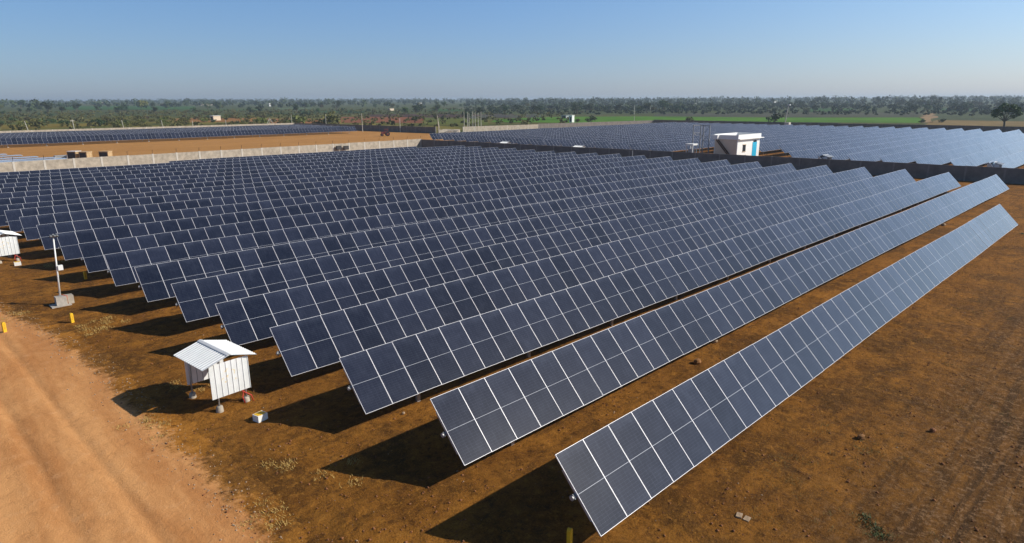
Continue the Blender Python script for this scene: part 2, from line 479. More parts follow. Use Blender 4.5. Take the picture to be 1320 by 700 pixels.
def cell_material():
    """half-cut cells under glass: thin gaps between cells, a white line across the middle, dust"""
    m, n, l, b = new_mat('solar_cells_under_glass')
    tc = n.new('ShaderNodeTexCoord')
    sp = n.new('ShaderNodeSeparateXYZ'); l.new(tc.outputs['Object'], sp.inputs[0])
    X, Y = sp.outputs[0], sp.outputs[1]
    oi = n.new('ShaderNodeObjectInfo')
    def lines(v, period, width):
        fr = math_node(n, l, 'FRACT', math_node(n, l, 'MULTIPLY', math_node(n, l, 'ADD', v, 50 * period), 1 / period))
        d = math_node(n, l, 'ABSOLUTE', math_node(n, l, 'SUBTRACT', fr, 0.5))
        return math_node(n, l, 'GREATER_THAN', d, 0.5 - 0.5 * width / period)
    gap = math_node(n, l, 'MAXIMUM', lines(Y, 0.0917, 0.0045), lines(X, 0.1835, 0.0035))
    ay = math_node(n, l, 'ABSOLUTE', Y)
    midl = math_node(n, l, 'LESS_THAN', ay, 0.0055)
    ax = math_node(n, l, 'ABSOLUTE', X)
    wv = n.new('ShaderNodeVectorMath'); wv.operation = 'ADD'
    rv = n.new('ShaderNodeCombineXYZ')
    l.new(math_node(n, l, 'MULTIPLY', oi.outputs['Random'], 91.0), rv.inputs[0]); l.new(math_node(n, l, 'MULTIPLY', oi.outputs['Random'], 37.0), rv.inputs[1])
    l.new(tc.outputs['Object'], wv.inputs[0]); l.new(rv.outputs[0], wv.inputs[1])
    n1 = noise(n, l, wv.outputs[0], 1.6, 5, 0.6)
    n2 = noise(n, l, wv.outputs[0], 9.0, 5, 0.65, sx=1.0, sy=0.25)
    base = mix(n, l, oi.outputs['Random'], (0.0050, 0.0085, 0.0210), (0.0075, 0.0115, 0.0290))
    base = mix(n, l, math_node(n, l, 'MULTIPLY', gap, 0.27), base, (0.13, 0.15, 0.22))
    dust = math_node(n, l, 'ADD', math_node(n, l, 'MULTIPLY', smooth(n, l, n1, 0.42, 0.75), 0.022), math_node(n, l, 'MULTIPLY', smooth(n, l, n2, 0.45, 0.8), 0.024))
    dust = math_node(n, l, 'ADD', dust, math_node(n, l, 'MULTIPLY', smooth(n, l, Y, 0.75, 1.15), math_node(n, l, 'MULTIPLY', n1, 0.07)))
    dust = math_node(n, l, 'ADD', dust, math_node(n, l, 'MULTIPLY', oi.outputs['Random'], 0.016))
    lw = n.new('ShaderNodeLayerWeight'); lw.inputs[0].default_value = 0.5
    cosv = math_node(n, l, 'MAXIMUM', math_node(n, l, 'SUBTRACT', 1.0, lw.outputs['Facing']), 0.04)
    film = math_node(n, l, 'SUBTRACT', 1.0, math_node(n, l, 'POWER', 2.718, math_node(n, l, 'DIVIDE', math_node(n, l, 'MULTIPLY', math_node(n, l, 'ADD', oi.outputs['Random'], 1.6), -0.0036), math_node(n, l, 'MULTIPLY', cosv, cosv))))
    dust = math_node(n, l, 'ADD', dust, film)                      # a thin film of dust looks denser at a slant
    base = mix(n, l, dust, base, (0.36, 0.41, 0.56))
    base = mix(n, l, midl, base, (0.50, 0.52, 0.57))
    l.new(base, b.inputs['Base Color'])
    b.inputs['Roughness'].default_value = 0.36
    b.inputs['Specular IOR Level'].default_value = 0.030
    b.inputs['Sheen Weight'].default_value = 0.12
    b.inputs['Sheen Roughness'].default_value = 0.35
    b.inputs['Coat Weight'].default_value = 0.78
    b.inputs['Coat IOR'].default_value = 1.35
    rg = math_node(n, l, 'ADD', math_node(n, l, 'MULTIPLY', n1, 0.03), 0.035)
    l.new(rg, b.inputs['Coat Roughness'])
    return m


M = {}
M['ground'] = ground_material()
M['road'] = road_material()
M['cells'] = cell_material()
M['frame'] = simple('anodised_aluminium', (0.68, 0.68, 0.71), 0.45, 0.1)
M['backsheet'] = simple('white_backsheet', (0.55, 0.56, 0.58), 0.7)
M['conc_col'] = simple('whitish_concrete', (0.56, 0.52, 0.45), 0.9, 0, 0.15, 4)
M['galv'] = simple('galvanised_steel', (0.42, 0.43, 0.44), 0.5, 0.5, 0.15, 9)
M['frame_steel'] = simple('gantry_steel', (0.26, 0.26, 0.27), 0.6, 0.2, 0.15, 3)
M['galv_dark'] = simple('weathered_steel', (0.16, 0.165, 0.17), 0.6, 0.3, 0.2, 9)
M['sheet'] = simple('white_painted_sheet', (0.78, 0.79, 0.78), 0.45, 0.0, 0.06, 3.0)
M['sheet_stain'] = None
M['concrete'] = simple('concrete', (0.42, 0.38, 0.33), 0.9, 0, 0.22, 5, 0.3)
M['conc_light'] = simple('pale_concrete', (0.40, 0.345, 0.27), 0.9, 0, 0.32, 1.3, 0.3)
M['conc_col'] = simple('whitish_concrete', (0.56, 0.52, 0.45), 0.9, 0, 0.15, 4)
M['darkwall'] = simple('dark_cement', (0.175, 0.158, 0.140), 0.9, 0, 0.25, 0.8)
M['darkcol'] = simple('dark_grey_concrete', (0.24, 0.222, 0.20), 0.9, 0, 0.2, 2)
M['yellow'] = simple('yellow_paint', (0.80, 0.47, 0.015), 0.55, 0, 0.1, 6)
M['orange_mark'] = simple('dark_orange_paint', (0.33, 0.10, 0.012), 0.6)
M['red'] = simple('red_conduit', (0.50, 0.045, 0.025), 0.55)
M['black'] = simple('black_metal', (0.018, 0.018, 0.019), 0.6)
M['white'] = simple('white_paint', (0.80, 0.80, 0.77), 0.6, 0, 0.05, 3)
M['cream'] = simple('cream_plaster', (0.74, 0.60, 0.45), 0.85, 0, 0.06, 0.8)
M['whitewash'] = simple('whitewash', (0.84, 0.83, 0.80), 0.8, 0, 0.04, 0.8)
M['blue'] = simple('bright_blue_paint', (0.015, 0.42, 0.66), 0.5)
M['glass'] = simple('dark_window_glass', (0.03, 0.035, 0.04), 0.12)
M['stair'] = simple('rusty_steel', (0.10, 0.055, 0.035), 0.7, 0, 0.2, 3)
M['wood'] = simple('raw_timber', (0.52, 0.36, 0.19), 0.85, 0, 0.2, 6)
M['crate_dark'] = simple('dark_board_and_side_shade', (0.05, 0.045, 0.045), 0.85, 0, 0.3, 6)
M['maroon'] = simple('faded_dark_red_paint', (0.20, 0.045, 0.035), 0.6, 0, 0.3, 2)
M['stone'] = simple('pale_stone', (0.34, 0.24, 0.15), 0.95, 0, 0.3, 8, 0.5)
M['clod'] = simple('dry_clods', (0.26, 0.125, 0.040), 0.98, 0, 0.35, 3, 0.4, objrand=0.2)
M['straw'] = simple('dry_straw', (0.46, 0.30, 0.09), 0.95, 0, 0.2, 4)
M['bark'] = simple('bark', (0.13, 0.095, 0.065), 0.95, 0, 0.25, 3)
M['leaf_a'] = simple('dark_green_leaves', (0.030, 0.058, 0.013), 0.75, 0, 0.35, 0.9, objrand=0.35)
M['leaf_b'] = simple('mid_green_leaves', (0.055, 0.095, 0.018), 0.75, 0, 0.35, 0.9, objrand=0.35)
M['leaf_c'] = simple('olive_leaves', (0.115, 0.120, 0.022), 0.8, 0, 0.35, 0.9, objrand=0.4)
M['leaf_d'] = simple('dry_olive_brown_leaves', (0.125, 0.105, 0.028), 0.85, 0, 0.35, 0.9, objrand=0.4)
M['wood_far'] = simple('distant_wood_leaves', (0.046, 0.070, 0.022), 0.85, 0, 0.55, 0.05)
M['scrub_far'] = simple('scrub_leaves', (0.050, 0.066, 0.022), 0.85, 0, 0.55, 0.04)
M['tan'] = simple('tan_plaster', (0.52, 0.40, 0.28), 0.9, 0, 0.15, 0.5)


def field_material(name, c1, c2, scale=0.25, sx=1.0, sy=1.0):
    m, n, l, b = new_mat(name)
    g = n.new('ShaderNodeNewGeometry')
    a = noise(n, l, g.outputs['Position'], scale, 5, 0.65, sx=sx, sy=sy)
    a2 = noise(n, l, g.outputs['Position'], scale * 0.15, 4, 0.6, off=4)
    c = mix(n, l, smooth(n, l, a, 0.32, 0.68), c1, c2)
    c = mix(n, l, math_node(n, l, 'MULTIPLY', smooth(n, l, a2, 0.45, 0.65), 0.5), c, tuple(x * 0.62 for x in c1))
    l.new(c, b.inputs['Base Color'])
    b.inputs['Roughness'].default_value = 0.95
    b.inputs['Specular IOR Level'].default_value = 0.1
    return m


# ------------------------------------------------------------------ ground and road
def grid_lines(lo, hi, fine_lo, fine_hi, fine, grow=1.16):
    g = list(np.arange(fine_lo, fine_hi + 1e-6, fine))
    s = fine
    a = [g[0]]
    while a[-1] > lo: s = min(s * grow, 900); a.append(a[-1] - s)
    s = fine
    c = [g[-1]]
    while c[-1] < hi: s = min(s * grow, 900); c.append(c[-1] + s)
    return np.array(a[:0:-1] + g + c[1:])


def sheet(xs, ys, fn):
    XX, YY = np.meshgrid(xs, ys)
    ZZ = fn(XX, YY)
    v = np.stack([XX.ravel(), YY.ravel(), ZZ.ravel()], 1)
    nx, ny = len(xs), len(ys)
    i = np.arange(nx * ny).reshape(ny, nx)
    q = np.stack([i[:-1, :-1].ravel(), i[:-1, 1:].ravel(), i[1:, 1:].ravel(), i[1:, :-1].ravel()], 1)
    return v, q


gx = grid_lines(-14000, 14000, 2.0, 40.0, 0.11, 1.07)
gy = grid_lines(-14000, 14000, -6.0, 40.0, 0.11, 1.07)
v, q = sheet(gx, gy, lambda x, y: terrain(x, y) + relief(x, y))
tag(link('ground', np_mesh('ground', v, q, M['ground'], True)), kind='structure')

rx = np.concatenate([np.arange(-40, -6, 1.0), np.arange(-6, 8.01, 0.12)])
ry = np.concatenate([np.arange(-30, 4, 1.0), np.arange(4, 50, 0.16), np.arange(50, 70, 1.0)])
v, q = sheet(rx, ry, lambda x, y: terrain(x, y) + relief(x, y) + 0.006)
rd = road_d(v[:, 0], v[:, 1])
keep = (rd[q] > -0.9).all(1)
me = np_mesh('dirt_road', v, q[keep], M['road'], True)
at_ = me.attributes.new('edge_distance', 'FLOAT', 'POINT')
at_.data.foreach_set('value', rd.astype(np.float32))
tag(link('dirt_road', me), kind='structure')


# ------------------------------------------------------------------ solar rows
MW, ML = 1.135, 2.28


def module_mesh():
    b = MB()
    hw, hl, r, t = MW / 2 - 0.003, ML / 2, 0.0102, 0.035
    b.box((-hw, -hl, -t), (-hw + r, hl, 0), 0)
    b.box((hw - r, -hl, -t), (hw, hl, 0), 0)
    b.box((-hw + r, -hl, -t), (hw - r, -hl + r, 0), 0)
    b.box((-hw + r, hl - r, -t), (hw - r, hl, 0), 0)
    a, c, z = hw - r, hl - r, -0.004
    b.face(((-a, -c, z), (a, -c, z), (a, c, z), (-a, c, z)), 1)
    b.face(((-a, -c, z - 0.006), (-a, c, z - 0.006), (a, c, z - 0.006), (a, -c, z - 0.006)), 2)
    return b.mesh('solar_module', [M['frame'], M['cells'], M['backsheet']])


MOD = module_mesh()
b = MB(); b.box((-0.03, -0.72, -0.11), (0.03, 0.72, -0.037)); RAIL = b.mesh('mounting_rail', M['galv'])
b = MB()
b.box((-0.075, -0.05, -2.1), (0.075, -0.042, -0.02)); b.box((-0.075, 0.042, -2.1), (0.075, 0.05, -0.02)); b.box((-0.004, -0.042, -2.1), (0.004, 0.042, -0.02))
b.box((-0.05, -0.11, -0.10), (0.05, 0.11, -0.045))
POST = b.mesh('post', M['galv'])
b = MB(); b.tube([(0, 0, -2.2), (0, 0, -1.42), (0, 0, -1.38)], [0.26, 0.24, 0.18], 10); COLLAR = b.mesh('footing', M['conc_col'])
b = MB(); b.box((-0.03, -0.075, -0.075), (0.03, 0.075, 0.075)); BEAR = b.mesh('tube_end_bearing', M['galv_dark'])
TUBES = {}


def tube_mesh(length):
    k = round(length, 2)
    if k not in TUBES:
        b = MB(); b.tube([(-0.11, 0, -0.16), (length + 0.11, 0, -0.16)], 0.068, 10)
        TUBES[k] = b.mesh('torque_tube', M['galv'])
    return TUBES[k]


def solar_row(x0, y, n, zn, zf, tilt, label, group, rz=0.0, post_step=6, collar=False, name='solar_tracker_row'):
    """one tracker: a torque tube on posts that carries n modules side by side"""
    length = n * MW
    root = empty(name, (x0, y, TUBE_Z + zn))
    ry = -math.atan2(zf - zn, length)
    root.rotation_euler = (0, ry, rz)
    tag(root, label, 'solar panels', group)
    for k in range(n):
        o = link('solar_module', MOD, root, ((k + 0.5) * MW, 0, 0.022 * math.sin(k * 0.21 + y) + 0.012 * math.sin(k * 0.47 + 2 * y) + rnd.gauss(0, 0.003)))
        o.rotation_euler = (tilt + rnd.gauss(0, 0.0022), rnd.gauss(0, 0.0012), 0)
    tb = link('torque_tube', tube_mesh(length), root)
    tb.rotation_euler = (tilt, 0, 0)
    for xx in (0.05, length - 0.05):
        o = link('mounting_rail', RAIL, root, (xx, 0, 0)); o.rotation_euler = (tilt, 0, 0)
        o = link('tube_end_bearing', BEAR, root, (xx - 0.10 if xx < 1 else xx + 0.10, 0, 0)); o.rotation_euler = (tilt, 0, 0)
        ofs = Vector((0, 0.16 * math.sin(tilt), -0.16 * math.cos(tilt)))
        o.location = Vector((xx - 0.10 if xx < 1 else xx + 0.10, 0, 0)) + ofs
    np_ = max(2, int(round(n / post_step)))
    for k in range(np_ + 1):
        xx = 2.9 + (length - 5.8) * k / np_
        o = link('post', POST, root, (xx, 0.16 * math.sin(tilt), -0.16 * math.cos(tilt)))
        o.rotation_euler = (0, -ry, 0)
        if collar: link('footing', COLLAR, o)
    return root


ORD = 'first second third fourth fifth sixth seventh eighth ninth tenth eleventh twelfth thirteenth fourteenth fifteenth sixteenth seventeenth eighteenth nineteenth twentieth twenty-first twenty-second twenty-third twenty-fourth twenty-fifth twenty-sixth twenty-seventh twenty-eighth twenty-ninth thirtieth'.split()
for i in range(22):
    x0 = ROW_X0 + ROW_SK * i + (i > 12) * 0.03 * (i - 12)
    n = 77 if i else 52
    if i == 21: x0, n = at(216, 206.5, 2.43).x, 43
    if i == 0: lab = 'nearest solar tracker row, the shortest of the front rows, by the open brown ground'
    elif i == 21: lab = 'rearmost solar tracker row of the main array, half length, along the pale wall'
    else: lab = '%s solar tracker row of the main array counted back from the camera' % ORD[i]
    L = n * MW
    zf = float(DF[i]) if i else float(DF[0])
    solar_row(x0, ROW_Y0 + ROW_P * i, n, float(DN[i]) if i < 21 else -0.1, zf, TILT, lab, 'tilted solar tracker rows of the main array')

# field beyond the dark wall
for k in range(1, 30):
    y = 8.4 + ROW_P * k
    x0 = 117.6
    n = 118
    if 9 <= k <= 13: x0, n = 117.6 + 18.16, 102          # shorter rows beside the white building
    solar_row(x0, y, n, 0, 0, TILT, '%s solar row from the right in the field beyond the dark wall' % ORD[k - 1], 'solar rows beyond the dark wall', rz=R(0.35), post_step=10)

# field behind the pale wall, far left
for k in range(9):
    solar_row(134.5 - 0.25 * k - 118 * MW, 217.6 + ROW_P * k, 118, 0, 0, TILT,
              ('foremost solar row behind the strip of orange earth at far left' if k == 0 else '%s solar row back behind the strip of orange earth at far left' % ORD[k]),
              'solar rows behind the orange earth', rz=0.0, post_step=8, collar=(k == 0))

# panels parked flat behind the pale wall at the left edge
for k in range(5):
    xe = (27.6, 26.6, 24.9, 23.4, 21.8)[k]
    n = 40
    solar_row(xe - n * MW, (144.6, 148.9, 154.3, 160.8, 166.9)[k], n, -0.15, -0.15, R(0.3),
              ('nearest pale row of panels lying flat behind the wall' if k == 0 else '%s pale row of flat lying panels back from the wall' % ORD[k]), 'solar rows lying flat', post_step=5)


# ------------------------------------------------------------------ walls
def wall(name, p0, p1, h, thick, mat, colmat, label, step, zb=-0.4, z0=0.0, wire=False, cat='wall', colw=0.22, proud=0.05, ztop_var=0.0):
    p0, p1 = Vector((*p0, 0)), Vector((*p1, 0))
    d = (p1 - p0); L = d.length; d.normalize()
    root = empty(name, (p0.x, p0.y, z0), math.atan2(d.y, d.x))
    tag(root, label, cat)
    n = max(1, int(round(L / step)))
    cells = MB()
    for k in range(n):
        a, b_ = L * k / n, L * (k + 1) / n
        dz = rnd.uniform(-ztop_var, ztop_var)
        cells.box((a + 0.002, -thick / 2, zb), (b_ - 0.002, thick / 2, h + dz))
    cells.build('wall_panel', mat, root)
    cb = MB(); cb.box((-colw / 2, -thick / 2 - proud, zb), (colw / 2, thick / 2 + proud, h + 0.03)); cme = cb.mesh('column', colmat)
    wb = MB(); wb.tube([(0, 0, -0.1), (0, 0, 0.42), (0, -0.16, 0.72)], 0.035, 5); wme = wb.mesh('wire_bracket', M['black'])
    for k in range(n + 1):
        link('column', cme, root, (L * k / n, 0, 0))
        if wire and k < 98: link('wire_bracket', wme, root, (L * k / n, 0, h + 0.03))
    return root


wall('boundary_wall', (-70, 129.0), (101.6, 134.6), 2.22, 0.16, M['conc_light'], M['conc_col'], 'long pale concrete boundary wall of precast panels behind the main array', 4.2, wire=True, ztop_var=0.03, colw=0.3)
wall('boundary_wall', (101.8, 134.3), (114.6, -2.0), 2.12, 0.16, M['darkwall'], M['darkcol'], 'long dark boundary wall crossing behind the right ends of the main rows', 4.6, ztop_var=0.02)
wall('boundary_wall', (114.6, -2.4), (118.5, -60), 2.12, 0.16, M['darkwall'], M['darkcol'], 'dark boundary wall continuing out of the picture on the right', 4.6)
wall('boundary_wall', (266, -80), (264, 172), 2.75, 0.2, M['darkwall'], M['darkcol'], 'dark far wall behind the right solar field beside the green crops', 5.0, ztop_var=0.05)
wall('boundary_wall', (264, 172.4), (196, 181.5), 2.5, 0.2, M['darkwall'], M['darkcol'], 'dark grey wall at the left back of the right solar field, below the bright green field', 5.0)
wall('boundary_wall', (195.6, 181.6), (160, 186), 2.3, 0.2, M['conc_light'], M['conc_col'], 'short tan wall joining the dark wall below the bright green field', 5.0)
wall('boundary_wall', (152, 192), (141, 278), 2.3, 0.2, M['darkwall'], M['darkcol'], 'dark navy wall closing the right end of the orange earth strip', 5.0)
wall('boundary_wall', (141, 278.4), (-130, 278.4), 2.35, 0.2, M['conc_light'], M['conc_col'], 'thin pale wall far behind the left solar field', 6.0)

# rough stone heap between the two walls
rb = MB()
for k in range(46):
    p = at(rnd.uniform(569, 590), rnd.uniform(171, 174))
    s = rnd.uniform(0.7, 1.4)
    mtx = Matrix.Translation((p.x, p.y, s * 0.3)) @ Matrix.Rotation(rnd.uniform(0, 6), 4, 'Z') @ Matrix.Rotation(rnd.uniform(-.5, .5), 4, 'X')
    rb.box((-s, -s * .7, -s * .6), (s, s * .7, s * .6), 0, mtx)
tag(rb.build('rubble_heap', M['conc_light']), 'pale heap of broken stone at the end of the dark navy wall', 'rubble')


# ------------------------------------------------------------------ inverter shelters
def stained_sheet():
    m, n, l, b = new_mat('white_sheet_with_yellow_writing_stains')
    tc = n.new('ShaderNodeTexCoord')
    s = noise(n, l, tc.outputs['Object'], 7.0, 5, 0.65, off=2)
    sp = n.new('ShaderNodeSeparateXYZ'); l.new(tc.outputs['Object'], sp.inputs[0])
    win = math_node(n, l, 'MULTIPLY', math_node(n, l, 'MULTIPLY', smooth(n, l, sp.outputs[0], 0.35, 0.55), smooth(n, l, sp.outputs[0], 1.15, 0.95)),
                    math_node(n, l, 'MULTIPLY', smooth(n, l, sp.outputs[2], 0.75, 0.95), smooth(n, l, sp.outputs[2], 1.62, 1.45)))
    f = math_node(n, l, 'MULTIPLY', smooth(n, l, s, 0.56, 0.64), win)
    d = noise(n, l, tc.outputs['Object'], 2.0, 5, 0.6, off=9)
    c = mix(n, l, smooth(n, l, d, 0.3, 0.7), (0.70, 0.72, 0.70), (0.80, 0.81, 0.80))
    l.new(mix(n, l, math_node(n, l, 'MULTIPLY', f, 0.75), c, (0.78, 0.55, 0.16)), b.inputs['Base Color'])
    b.inputs['Roughness'].default_value = 0.45
    return m


M['sheet_stain'] = stained_sheet()


def rib_profile(width, pitch, rib, hgt):
    pts = []
    x = 0.0
    while x < width - 1e-6:
        pts += [(x, 0.0), (x + pitch - rib, 0.0), (x + pitch - rib * 0.75, hgt), (x + pitch - rib * 0.25, hgt)]
        x += pitch
    pts.append((width, 0.0))
    return [(min(a, width), c) for a, c in pts]


def make_shelter():
    """gabled roof and two gable ends of ribbed sheet on four posts; local x runs along the solar rows"""
    root = empty('inverter_shelter', (0, 0, 0))
    W_, D_ = 1.52, 2.08
    e0, ridge, oh = 1.873, 2.087, 0.30                              # eave and ridge heights at the gable wall plane
    slope = (ridge - e0) / (W_ / 2)
    for s, nm in ((-1, 'roof_slope'), (1, 'roof_slope')):
        b = MB()
        pr = rib_profile(D_ + 0.30, 0.17, 0.05, 0.020)
        run = W_ / 2 + oh
        cx = W_ / 2
        for (y0, h0), (y1, h1) in zip(pr[:-1], pr[1:]):
            if y1 - y0 < 1e-5: continue
            A = (cx, y0 - 0.15, ridge + h0 + 0.03); B = (cx, y1 - 0.15, ridge + h1 + 0.03)
            Cc = (cx + s * run, y1 - 0.15, ridge - slope * run + h1 + 0.03); Dd = (cx + s * run, y0 - 0.15, ridge - slope * run + h0 + 0.03)
            b.face((A, B, Cc, Dd) if s < 0 else (A, Dd, Cc, B))
            t = 0.012
            dn = lambda p: (p[0], p[1], p[2] - t)
            b.face([dn(p) for p in ((A, Dd, Cc, B) if s < 0 else (A, B, Cc, Dd))])
        o = b.build(nm, M['sheet'], root)
    b = MB(); b.prism([(W_ / 2 - 0.10, ridge + 0.035), (W_ / 2, ridge + 0.074), (W_ / 2 + 0.10, ridge + 0.035), (W_ / 2, ridge + 0.060)], 1, -0.155, D_ + 0.155)
    b.build('ridge_cap', M['sheet'], root)
    for yy, sgn, mat in ((0.0, -1, M['sheet_stain']), (D_, 1, M['sheet'])):
        b = MB()
        pr = rib_profile(W_, 0.21715, 0.034, 0.022)
        for (x0, h0), (x1, h1) in zip(pr[:-1], pr[1:]):
            if x1 - x0 < 1e-5: continue
            z0 = 0.50
            zt = lambda x: min(ridge - slope * abs(x - W_ / 2) - 0.02, 1.84)
            for side in (1, -1):
                off = 0.008 * (1 if side == sgn else -1) * sgn
                q = [(x0, yy + sgn * h0 + off * side * 0 + (0 if side == sgn else -0.01 * sgn), z0), (x1, yy + sgn * h1 + (0 if side == sgn else -0.01 * sgn), z0),
                     (x1, yy + sgn * h1 + (0 if side == sgn else -0.01 * sgn), zt(x1)), (x0, yy + sgn * h0 + (0 if side == sgn else -0.01 * sgn), zt(x0))]
                b.face(q if side < 0 else q[::-1])
        # dark strips beside the ribs paint in the seam shadows
        o = b.build('gable_wall', mat, root)
        jb = MB()
        for k in range(1, 7):
            x = k * 0.21715
            jb.box((x - 0.030, yy + sgn * 0.001 - 0.002, 0.505), (x - 0.018, yy + sgn * 0.001 + 0.002, 1.83))
        jb.build('seam_shadow_strip', M['seam_shadow'], o)
    for px, py in ((0.24, 0.05), (W_ - 0.2, 0.05), (0.12, D_ - 0.06), (W_ - 0.2, D_ - 0.06)):
        b = MB(); b.tube([(px, py, 0.0), (px, py, 1.75)], 0.03, 8); b.build('leg', M['galv'], root, True)
        b = MB(); b.tube([(px, py, -0.3), (px, py, 0.13), (px, py, 0.17)], [0.16, 0.125, 0.09], 9); b.build('footing', M['conc_light'], root, True)
    b = MB()
    b.box((0.30, 0.10, 1.05), (1.15, 0.34, 1.62)); b.box((0.36, 0.335, 1.10), (1.09, 0.352, 1.56))
    b.build('inverter_box', M['inv'], root)
    for k, (x1, y1) in enumerate(((W_ - 0.02, -0.10), (W_ - 0.33, -0.02), (W_ - 0.12, 0.22))):
        b = MB(); b.tube([(W_ - 0.45 + 0.14 * k, 0.14, 1.05), (W_ - 0.4 + 0.14 * k, 0.10, 0.50), (x1 - 0.05, y1, 0.22), (x1, y1 - 0.03, -0.05)], 0.022, 8)
        b.build('conduit', M['red'], root, True)
    return root


M['seam_shadow'] = simple('painted_seam_shadow', (0.10, 0.10, 0.10), 0.8)
M['inv'] = simple('grey_enamel', (0.36, 0.37, 0.38), 0.5)
sh = make_shelter()
sh.location = (7.81, 23.72, ground_z(8.5, 24.5))
sh.rotation_euler = (0, 0, 0.087)
tag(sh, 'white ribbed metal shelter with gabled roof, standing nearest the road and the camera', 'shelter', 'gabled metal shelters')
s2 = copy_tree(sh)
s2.location = (5.83, 58.75, ground_z(6.5, 59.5))
tag(s2, 'white ribbed metal shelter cut by the left picture edge near the leaning pole', 'shelter', 'gabled metal shelters')
for (px, py), lab in (((564, 181), 'white shelter roof peeping over the corner where pale and dark walls meet'), ((652, 182.5), 'small white shelter roof behind the dark wall, second from the wall corner'),
                      ((747, 187.5), 'white shelter roof behind the dark wall midway to the white building'), ((1064, 201.5), 'shelter roof behind the dark wall just right of the white building'),
                      ((1283, 211), 'white shelter roof behind the dark wall near the right picture edge')):
    p = on_plane(px, py, 0, 119.5 if px > 900 else (117 if px > 600 else 114))
    c = copy_tree(sh)
    c.location = (p.x - 0.7, p.y - 1.1, p.z - 2.15)
    if px > 1000: c.rotation_euler = (0, 0, R(90)); c.location = (p.x + 1.1, p.y - 0.7, p.z - 1.85)
    c['label'] = lab

# ------------------------------------------------------------------ pole, marker blocks, bollards
px_, py_ = 6.92, 43.9
gz = ground_z(px_, py_)
pole = empty('camera_pole', (px_, py_, gz))
tag(pole, 'thin leaning white steel pole with lamps on top, set in concrete blocks', 'pole')
b = MB(); b.box((-0.55, -0.48, -0.25), (0.42, 0.34, 0.06)); b.build('base_slab', M['concrete'], pole)
b = MB(); b.box((-0.27, -0.30, 0.06), (0.22, 0.20, 0.55)); b.build('concrete_block', M['concrete'], pole)
b = MB(); b.box((0.25, -0.12, -0.1), (0.62, 0.36, 0.50)); b.build('concrete_block', M['conc_light'], pole)
b = MB(); b.tube([(0, 0, 0.5), (0.20, 0.02, 4.0)], [0.048, 0.036], 10); b.build('shaft', M['white'], pole, True)
b = MB(); b.box((0.14, -0.10, 2.05), (0.38, 0.08, 2.33)); b.build('junction_box', M['white'], pole)
b = MB(); b.box((0.02, -0.02, 3.98), (0.40, 0.04, 4.03)); b.tube([(0.2, 0, 4.0), (0.2, 0, 4.15)], 0.05, 8); b.build('cross_arm', M['galv'], pole)
for dx in (0.06, 0.24, 0.36):
    b = MB(); b.tube([(dx, 0.10, 4.10), (dx, -0.08, 4.06), (dx, -0.16, 4.03)], [0.04, 0.07, 0.075], 10); b.build('lamp_head', M['galv_dark'], pole, True)
b = MB(); b.tube([(0.06, -0.07, 0.62), (0.29, -0.21, 0.55), (0.30, -0.2, 0.0)], 0.02, 6); b.build('conduit', M['red'], pole, True)

bb = MB()
mk = simple('white_block_paint', (0.80, 0.79, 0.74), 0.8, 0, 0.08, 9)


def marker_block(x, y, label, rz):
    o = empty('marker_block', (x, y, ground_z(x, y)), rz)
    tag(o, label, 'block', 'white marker blocks')
    b = MB(); b.box((-0.20, -0.17, -0.08), (0.20, 0.17, 0.26)); b.build('concrete_body', mk, o)
    b = MB(); b.box((-0.17, -0.12, 0.26), (0.16, 0.14, 0.268)); b.box((-0.10, -0.15, 0.26), (0.18, -0.121, 0.266)); b.build('paint_patch', M['yellow'], o)
    return o


marker_block(8.85, 22.1, 'white concrete block with yellow painted top, in front of the nearest shelter', R(12))
marker_block(6.9, 57.4, 'white concrete block beside the shelter at the left picture edge', R(-5))


def bollard(x, y, label):
    z = ground_z(x, y)
    o = empty('marker_post', (x, y, z), R(20))
    tag(o, label, 'marker post', 'yellow cable marker posts')
    prof = [(-0.075, -0.2), (0.075, -0.2), (0.075, 0.46)] + [(0.075 * math.cos(t), 0.46 + 0.075 * math.sin(t)) for t in np.linspace(0.3, math.pi - 0.3, 7)] + [(-0.075, 0.46)]
    b = MB(); b.prism(prof, 1, -0.055, 0.055); b.build('post_body', M['yellow'], o)
    b = MB()
    for k in range(4):
        zz = 0.40 - 0.075 * k
        b.prism([(-0.035, zz), (0.035, zz + 0.03), (0.035, zz + 0.05), (-0.035, zz + 0.02)], 1, -0.0585, -0.0552)
    b.build('painted_marking', M['orange_mark'], o)
    return o


bollard(6.6, 39.8, 'yellow round topped marker post standing on the soil just below the leaning pole')
bollard(3.8, 40.5, 'yellow round topped marker post at the left picture edge on the road verge')
p = at(734, 703)
bollard(p.x, p.y, 'shaded yellow marker post at the bottom edge beside the nearest solar row')
p = at(111, 362)
bollard(p.x, p.y, 'yellow marker post half lost in panel shadow behind the leaning pole')

# ------------------------------------------------------------------ loose stones
def stone_mesh(s, seed, flat=0.7):
    r = random.Random(seed)
    b = MB()
    n, m = 7, 4
    rings = []
    for j in range(m + 1):
        t = math.pi * j / m
        ring = []
        for k in range(n):
            a = 2 * math.pi * k / n
            rr = s * r.uniform(0.75, 1.15)
            ring.append(len(b.v)); b.v.append((rr * math.sin(t) * math.cos(a), rr * 0.8 * math.sin(t) * math.sin(a), flat * s * math.cos(t)))
        rings.append(ring)
    for j in range(m):
        for k in range(n):
            b.f.append((rings[j][k], rings[j + 1][k], rings[j + 1][(k + 1) % n], rings[j][(k + 1) % n])); b.m.append(0)
    return b


